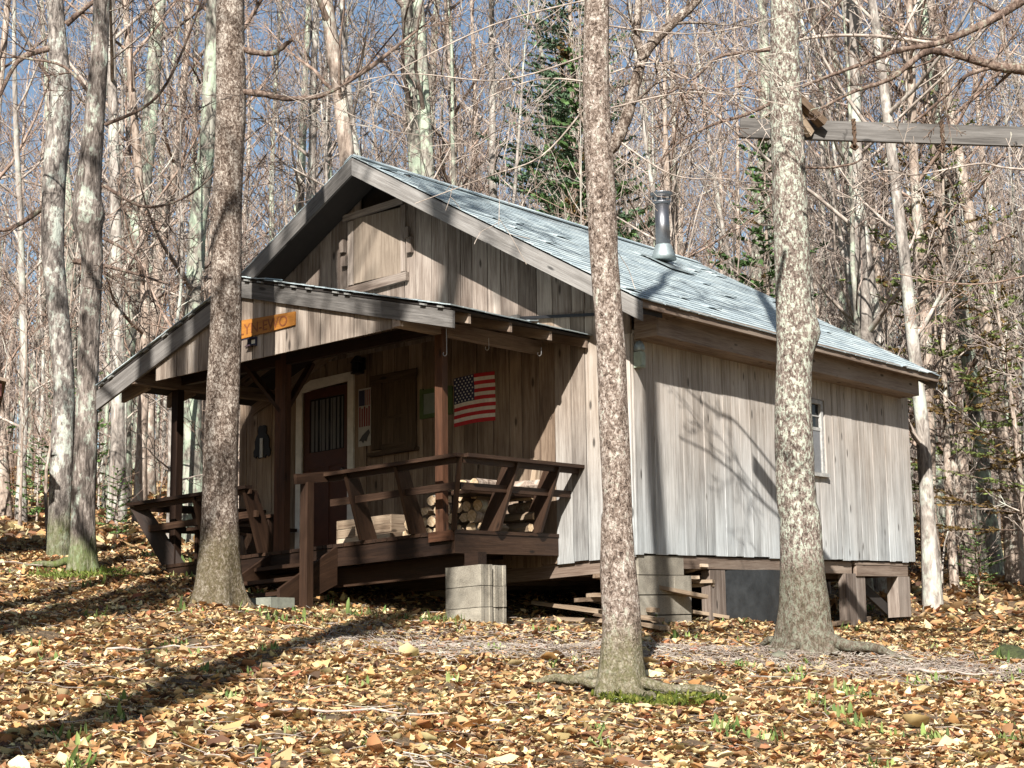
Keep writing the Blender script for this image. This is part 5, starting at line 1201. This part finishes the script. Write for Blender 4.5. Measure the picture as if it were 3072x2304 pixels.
# ------------------------------------------------------------------ leaf litter, green plants, twigs
def leaves(name, n, D0, D1, size, pal, wts, mat, lift, tilt, lo=None, hi=None, aspect=.5, upright=0.0, mask=None, pw=1.0, seed=0, label=None, fine=False):
    R = np.random.default_rng(seed)
    D = D0 + (D1 - D0) * R.random(n) ** pw; lw = D * .315 + 1.0
    l = R.uniform(-1, 1, n) * lw if lo is None else R.uniform(lo, hi, n)
    x, y = DL(D, l)
    if mask is not None:
        k = mask(x, y, D, l, R); x, y, D, l = x[k], y[k], D[k], l[k]
    inside = (x > -5.3) & (x < -.15) & (y > -1.2) & (y < 7.2) & (R.random(len(x)) < .8)
    x, y, D, l = x[~inside], y[~inside], D[~inside], l[~inside]; n = len(x)
    z = ground_h(x, y) + R.random(n) ** 1.5 * lift - .012
    s = size * R.lognormal(0, .32, n) * (1 + np.clip(D - 22, 0, 60) * .02)
    w = s * aspect * R.uniform(.7, 1.25, n)
    yaw = R.uniform(0, 2 * np.pi, n); pit = R.normal(0, tilt, n) + upright * R.uniform(.6, 1, n) * np.pi / 2; rol = R.normal(0, tilt, n)
    # leaf frame
    cy_, sy_ = np.cos(yaw), np.sin(yaw); cp, sp = np.cos(pit), np.sin(pit)
    A = np.stack([cy_ * cp, sy_ * cp, sp], -1); Bv = np.stack([-sy_ * np.cos(rol), cy_ * np.cos(rol), np.sin(rol)], -1); N = np.cross(A, Bv)
    fold = R.uniform(-.1, .45, n) * w; curl = R.normal(.10, .16, n) * s
    base = np.stack([x, y, z], -1)
    if upright < .1: base = base - A * (s * .5)[:, None] + np.array([0, 0, .004])
    def P(u, v, hgt): return base + A * (u * s)[:, None] + Bv * (v * w)[:, None] + N * hgt[:, None]
    if fine:
        k1 = R.normal(.03, .16, n) * s; tw = R.normal(0, .12, n) * s
        arc = lambda u: 4 * k1 * (u - .5) ** 2
        jit = lambda: R.normal(0, .035, n) * s
        us = (.2, .45, .72); ws = (.36, .5, .33); Vl = [P(0, 0, arc(0)), P(1.0, 0, arc(1.0) + tw)]
        for u_, w_ in zip(us, ws):
            Vl += [P(u_, w_ * R.uniform(.8, 1.15, n), fold + arc(u_) + tw * u_ + jit()), P(u_, 0 * s, arc(u_) + tw * u_ * .4), P(u_ + .03, -w_ * R.uniform(.8, 1.15, n), fold + arc(u_) - tw * u_ + jit())]
        V = np.stack(Vl, 1); nv = 11
        tri = np.array([[0, 2, 3], [0, 3, 4], [2, 5, 6], [2, 6, 3], [3, 6, 7], [3, 7, 4], [5, 8, 9], [5, 9, 6], [6, 9, 10], [6, 10, 7], [8, 1, 9], [9, 1, 10]])
    else:
        V = np.stack([P(0, 0, curl * .5), P(.3, .5, fold + curl * .05), P(.72, .40, fold + curl * .3), P(1, 0, curl), P(.72, -.40, fold + curl * .3), P(.3, -.5, fold + curl * .05), P(.5, 0, curl * 0)], 1); nv = 7
        tri = np.array([[0, 1, 6], [1, 2, 6], [2, 3, 6], [0, 6, 5], [5, 6, 4], [6, 3, 4]])
    idx = (np.arange(n) * nv)[:, None, None] + tri[None]
    me = bpy.data.meshes.new(name); fill_mesh(me, V.reshape(-1, 3), idx.reshape(-1, 3), 3)
    c = np.array(pal)[R.choice(len(pal), n, p=np.array(wts) / sum(wts))] * R.uniform(.7, 1.2, (n, 1)) * R.uniform(.93, 1.07, (n, 3))
    C = np.concatenate([c, np.ones((n, 1))], 1).astype(np.float32); C = np.repeat(C, nv, axis=0)
    a = me.attributes.new('Col', 'FLOAT_COLOR', 'POINT'); a.data.foreach_set('color', C.ravel()); me.materials.append(mat)
    o = bpy.data.objects.new(name, me); COL.objects.link(o); tag(o, label, name.replace('_', ' '), kind='stuff'); return o
PAL = [(.52, .36, .18), (.64, .53, .30), (.44, .235, .10), (.26, .14, .07), (.11, .065, .04), (.30, .12, .06), (.43, .33, .19)]
def bare_patch(x, y, D, l, R):      # trodden ground by the camp holds fewer leaves
    b = np.exp(-((D - 14.2) / 1.5) ** 2) * np.clip((l + 1.8) / 1.5, 0, 1) * np.clip((4.6 - l) / 1.2, 0, 1)
    rt_ = np.exp(-(((x - 3.12) / .5) ** 2 + ((y + 5.3) / .4) ** 2) ** 2) + np.exp(-(((x - 3.42) / .42) ** 2 + ((y + 5.45) / .38) ** 2) ** 3) + np.exp(-(((x - 2.44) / .4) ** 2 + ((y + 1.4) / .4) ** 2))
    return R.random(len(x)) > np.maximum(b * .75, rt_ * .95)
LL = 'curled tan, straw and rust coloured fallen leaves covering the whole ground'
leaves('leaf_litter', 150000, 6.2, 15.5, .058, PAL, [5, 4, 3.4, 2.8, 2.4, .7, 2], M_leaf, .018, .17, mask=bare_patch, seed=1, pw=.8, aspect=.46, label=LL, fine=True)
leaves('leaf_litter', 110000, 15, 24, .065, PAL, [5, 4, 3.4, 2.8, 2.4, .7, 2], M_leaf, .03, .35, mask=bare_patch, seed=4, pw=.9, aspect=.48, label='fallen leaves around the porch and the tree feet')
leaves('leaf_litter', 70000, 22, 75, .13, PAL, [5, 3, 3, 3, 2, .6, 3], M_leaf, .04, .42, seed=2, pw=1.0, label='paler distant fallen leaves under the woods')
leaves('leaf_litter', 9000, 6.4, 14, .082, PAL, [5, 4, 4, 1.5, .6, .8, 1], M_leaf, .03, .22, mask=bare_patch, seed=3, pw=.8, aspect=.5, fine=True, label='larger curled beech leaves scattered over the litter near the viewer')
GP = [(.17, .24, .07), (.24, .31, .10), (.12, .19, .06), (.30, .33, .14)]
def clumps(seed, n, D0, D1, sp, extra=None):
    R = np.random.default_rng(seed); D = D0 + (D1 - D0) * R.random(n); l = R.uniform(-1, 1, n) * (D * .3); cx_, cy_ = DL(D, l)
    if extra is not None: cx_ = np.concatenate([cx_, [e[0] for e in extra]]); cy_ = np.concatenate([cy_, [e[1] for e in extra]])
    def f(x, y, D_, l_, R2):
        k = np.zeros(len(x), bool)
        for a, b_ in zip(cx_, cy_): k |= (x - a) ** 2 + (y - b_) ** 2 < sp * sp * R2.uniform(.1, 1)
        return k
    return f
leaves('green_shoots', 52000, 6.5, 15, .055, GP, [3, 3, 2, 1], M_green, .02, .25, upright=.8, aspect=.26, seed=5, mask=clumps(6, 75, 7, 14, .11), label='scattered pointed green lily shoots pushing through the leaves')
leaves('green_shoots', 34000, 13, 26, .07, GP, [3, 3, 2, 1], M_green, .02, .25, upright=.8, aspect=.28, seed=7, mask=clumps(8, 60, 14, 25, .2, [(-5.4, -2.9), (-5.1, -2.6), (-1.7, -3.7), (-1.3, -3.4), (-3.0, -3.9), (3.4, -.6), (3.8, .1), (-.9, -2.3), (-1.5, -2.6), (-2.0, -2.9), (4.3, -.8)]), label='green shoots around the porch, the trees and the right side')
leaves('moss_patch', 26000, 10.7, 12.3, .024, [(.13, .15, .025), (.09, .115, .018), (.19, .20, .04), (.06, .08, .02)], [3, 3, 2, 1], M_green, .045, .5, upright=.5, aspect=.6, seed=9, lo=.3, hi=1.6, mask=lambda x, y, D, l, R: ((x - 3.42) / .44) ** 2 + ((y + 5.47) / .36) ** 2 < R.uniform(.55, 1.1, len(x)), label='bright green moss cushion among the roots of the speckled tree')
leaves('moss_patch', 7000, 17.5, 19.2, .03, [(.16, .20, .04), (.12, .16, .03), (.22, .24, .07)], [3, 3, 2], M_green, .05, .5, upright=.6, aspect=.5, seed=10, lo=-5.2, hi=-3.9, mask=lambda x, y, D, l, R: ((D - 18.3) / .7) ** 2 + ((l + 4.5) / .6) ** 2 < R.uniform(.4, 1.05, len(x)), label='green moss and grass at the foot of the left pair of trees')
# grass blades along the dark edge under the porch
leaves('grass', 1500, 15.2, 17.2, .075, [(.10, .16, .04), (.15, .2, .06)], [1, 1], M_green, .01, .2, upright=.95, aspect=.07, seed=12, lo=-2.6, hi=-.5, mask=lambda x, y, D, l, R: (abs(y + 2.15 - .1 * np.sin(x * 5)) < .22) & (x > -2.6) & (x < -.4), label='thin grass along the dark edge under the porch')
# fallen twigs
def twig_litter(n, D0, D1, f, seed, label, r=(.002, .005), ln=(.08, .35)):
    R = np.random.default_rng(seed); tb = TB(); c = 0
    while c < n:
        D = R.uniform(D0, D1); l = R.uniform(-1, 1) * (D * .3 + .5)
        if not f(D, l, R): continue
        x, y = DL(D, l); a = R.uniform(0, 6.28); L_ = R.uniform(*ln); pts = []
        for k in range(4):
            t = k / 3 * L_; xx = x + math.cos(a) * t; yy = y + math.sin(a) * t; a += R.normal(0, .2); pts.append((xx, yy, gh(xx, yy) + R.uniform(.008, .05)))
        tb.tube(pts, np.linspace(1, .5, 4) * R.uniform(*r), 3); c += 1
    o = bpy.data.objects.new('fallen_twigs', tb.mesh('fallen_twigs', M_twig[1])); COL.objects.link(o); tag(o, label, 'twigs', kind='stuff')
twig_litter(900, 6.5, 20, lambda D, l, R: True, 41, 'grey fallen twigs lying over the leaves')
twig_litter(2600, 12.4, 16, lambda D, l, R: R.random() < math.exp(-((D - 14.2) / 1.2) ** 2) and -1.6 < l < 4.6, 42, 'dense grey twig litter on the trodden ground before the side wall', ln=(.05, .25))
for k, (D, l, a, L_, r, lab) in enumerate(((10.0, -1.5, -.25, 1.0, .009, 'long pale fallen stick crossing the dark shadow band'), (12.4, -3.0, .2, .8, .010, 'pale forked stick left of the flaky tree'), (8.6, -.6, -1.1, .5, .006, 'thin fallen stick among the nearest leaves'), (13.6, 2.9, -.5, .6, .014, 'short grey fallen branch right of the lichen tree roots'), (18.4, -6.0, .5, 1.0, .011, 'grey stick on the ground beside the left pair of trees'))):
    x, y = DL(D, l); x = float(x); y = float(y); o = empty('fallen_stick', (x, y, gh(x, y)), lab, 'stick', 'fallen sticks')
    tb = TB(); pts = []
    for q in range(8):
        t = q / 7 * L_; aa = a + .6 + .15 * math.sin(q * 1.3 + k); x += math.cos(aa) * L_ / 7; y += math.sin(aa) * L_ / 7; pts.append((x - o.location.x, y - o.location.y, gh(x, y) + .05 + .012 * math.sin(q * 2) - o.location.z))
    tb.tube(pts, np.linspace(r, r * .5, 8), 6); c = bpy.data.objects.new('stick_wood', tb.mesh('stick_wood', M_twig[1])); COL.objects.link(c); c.parent = o
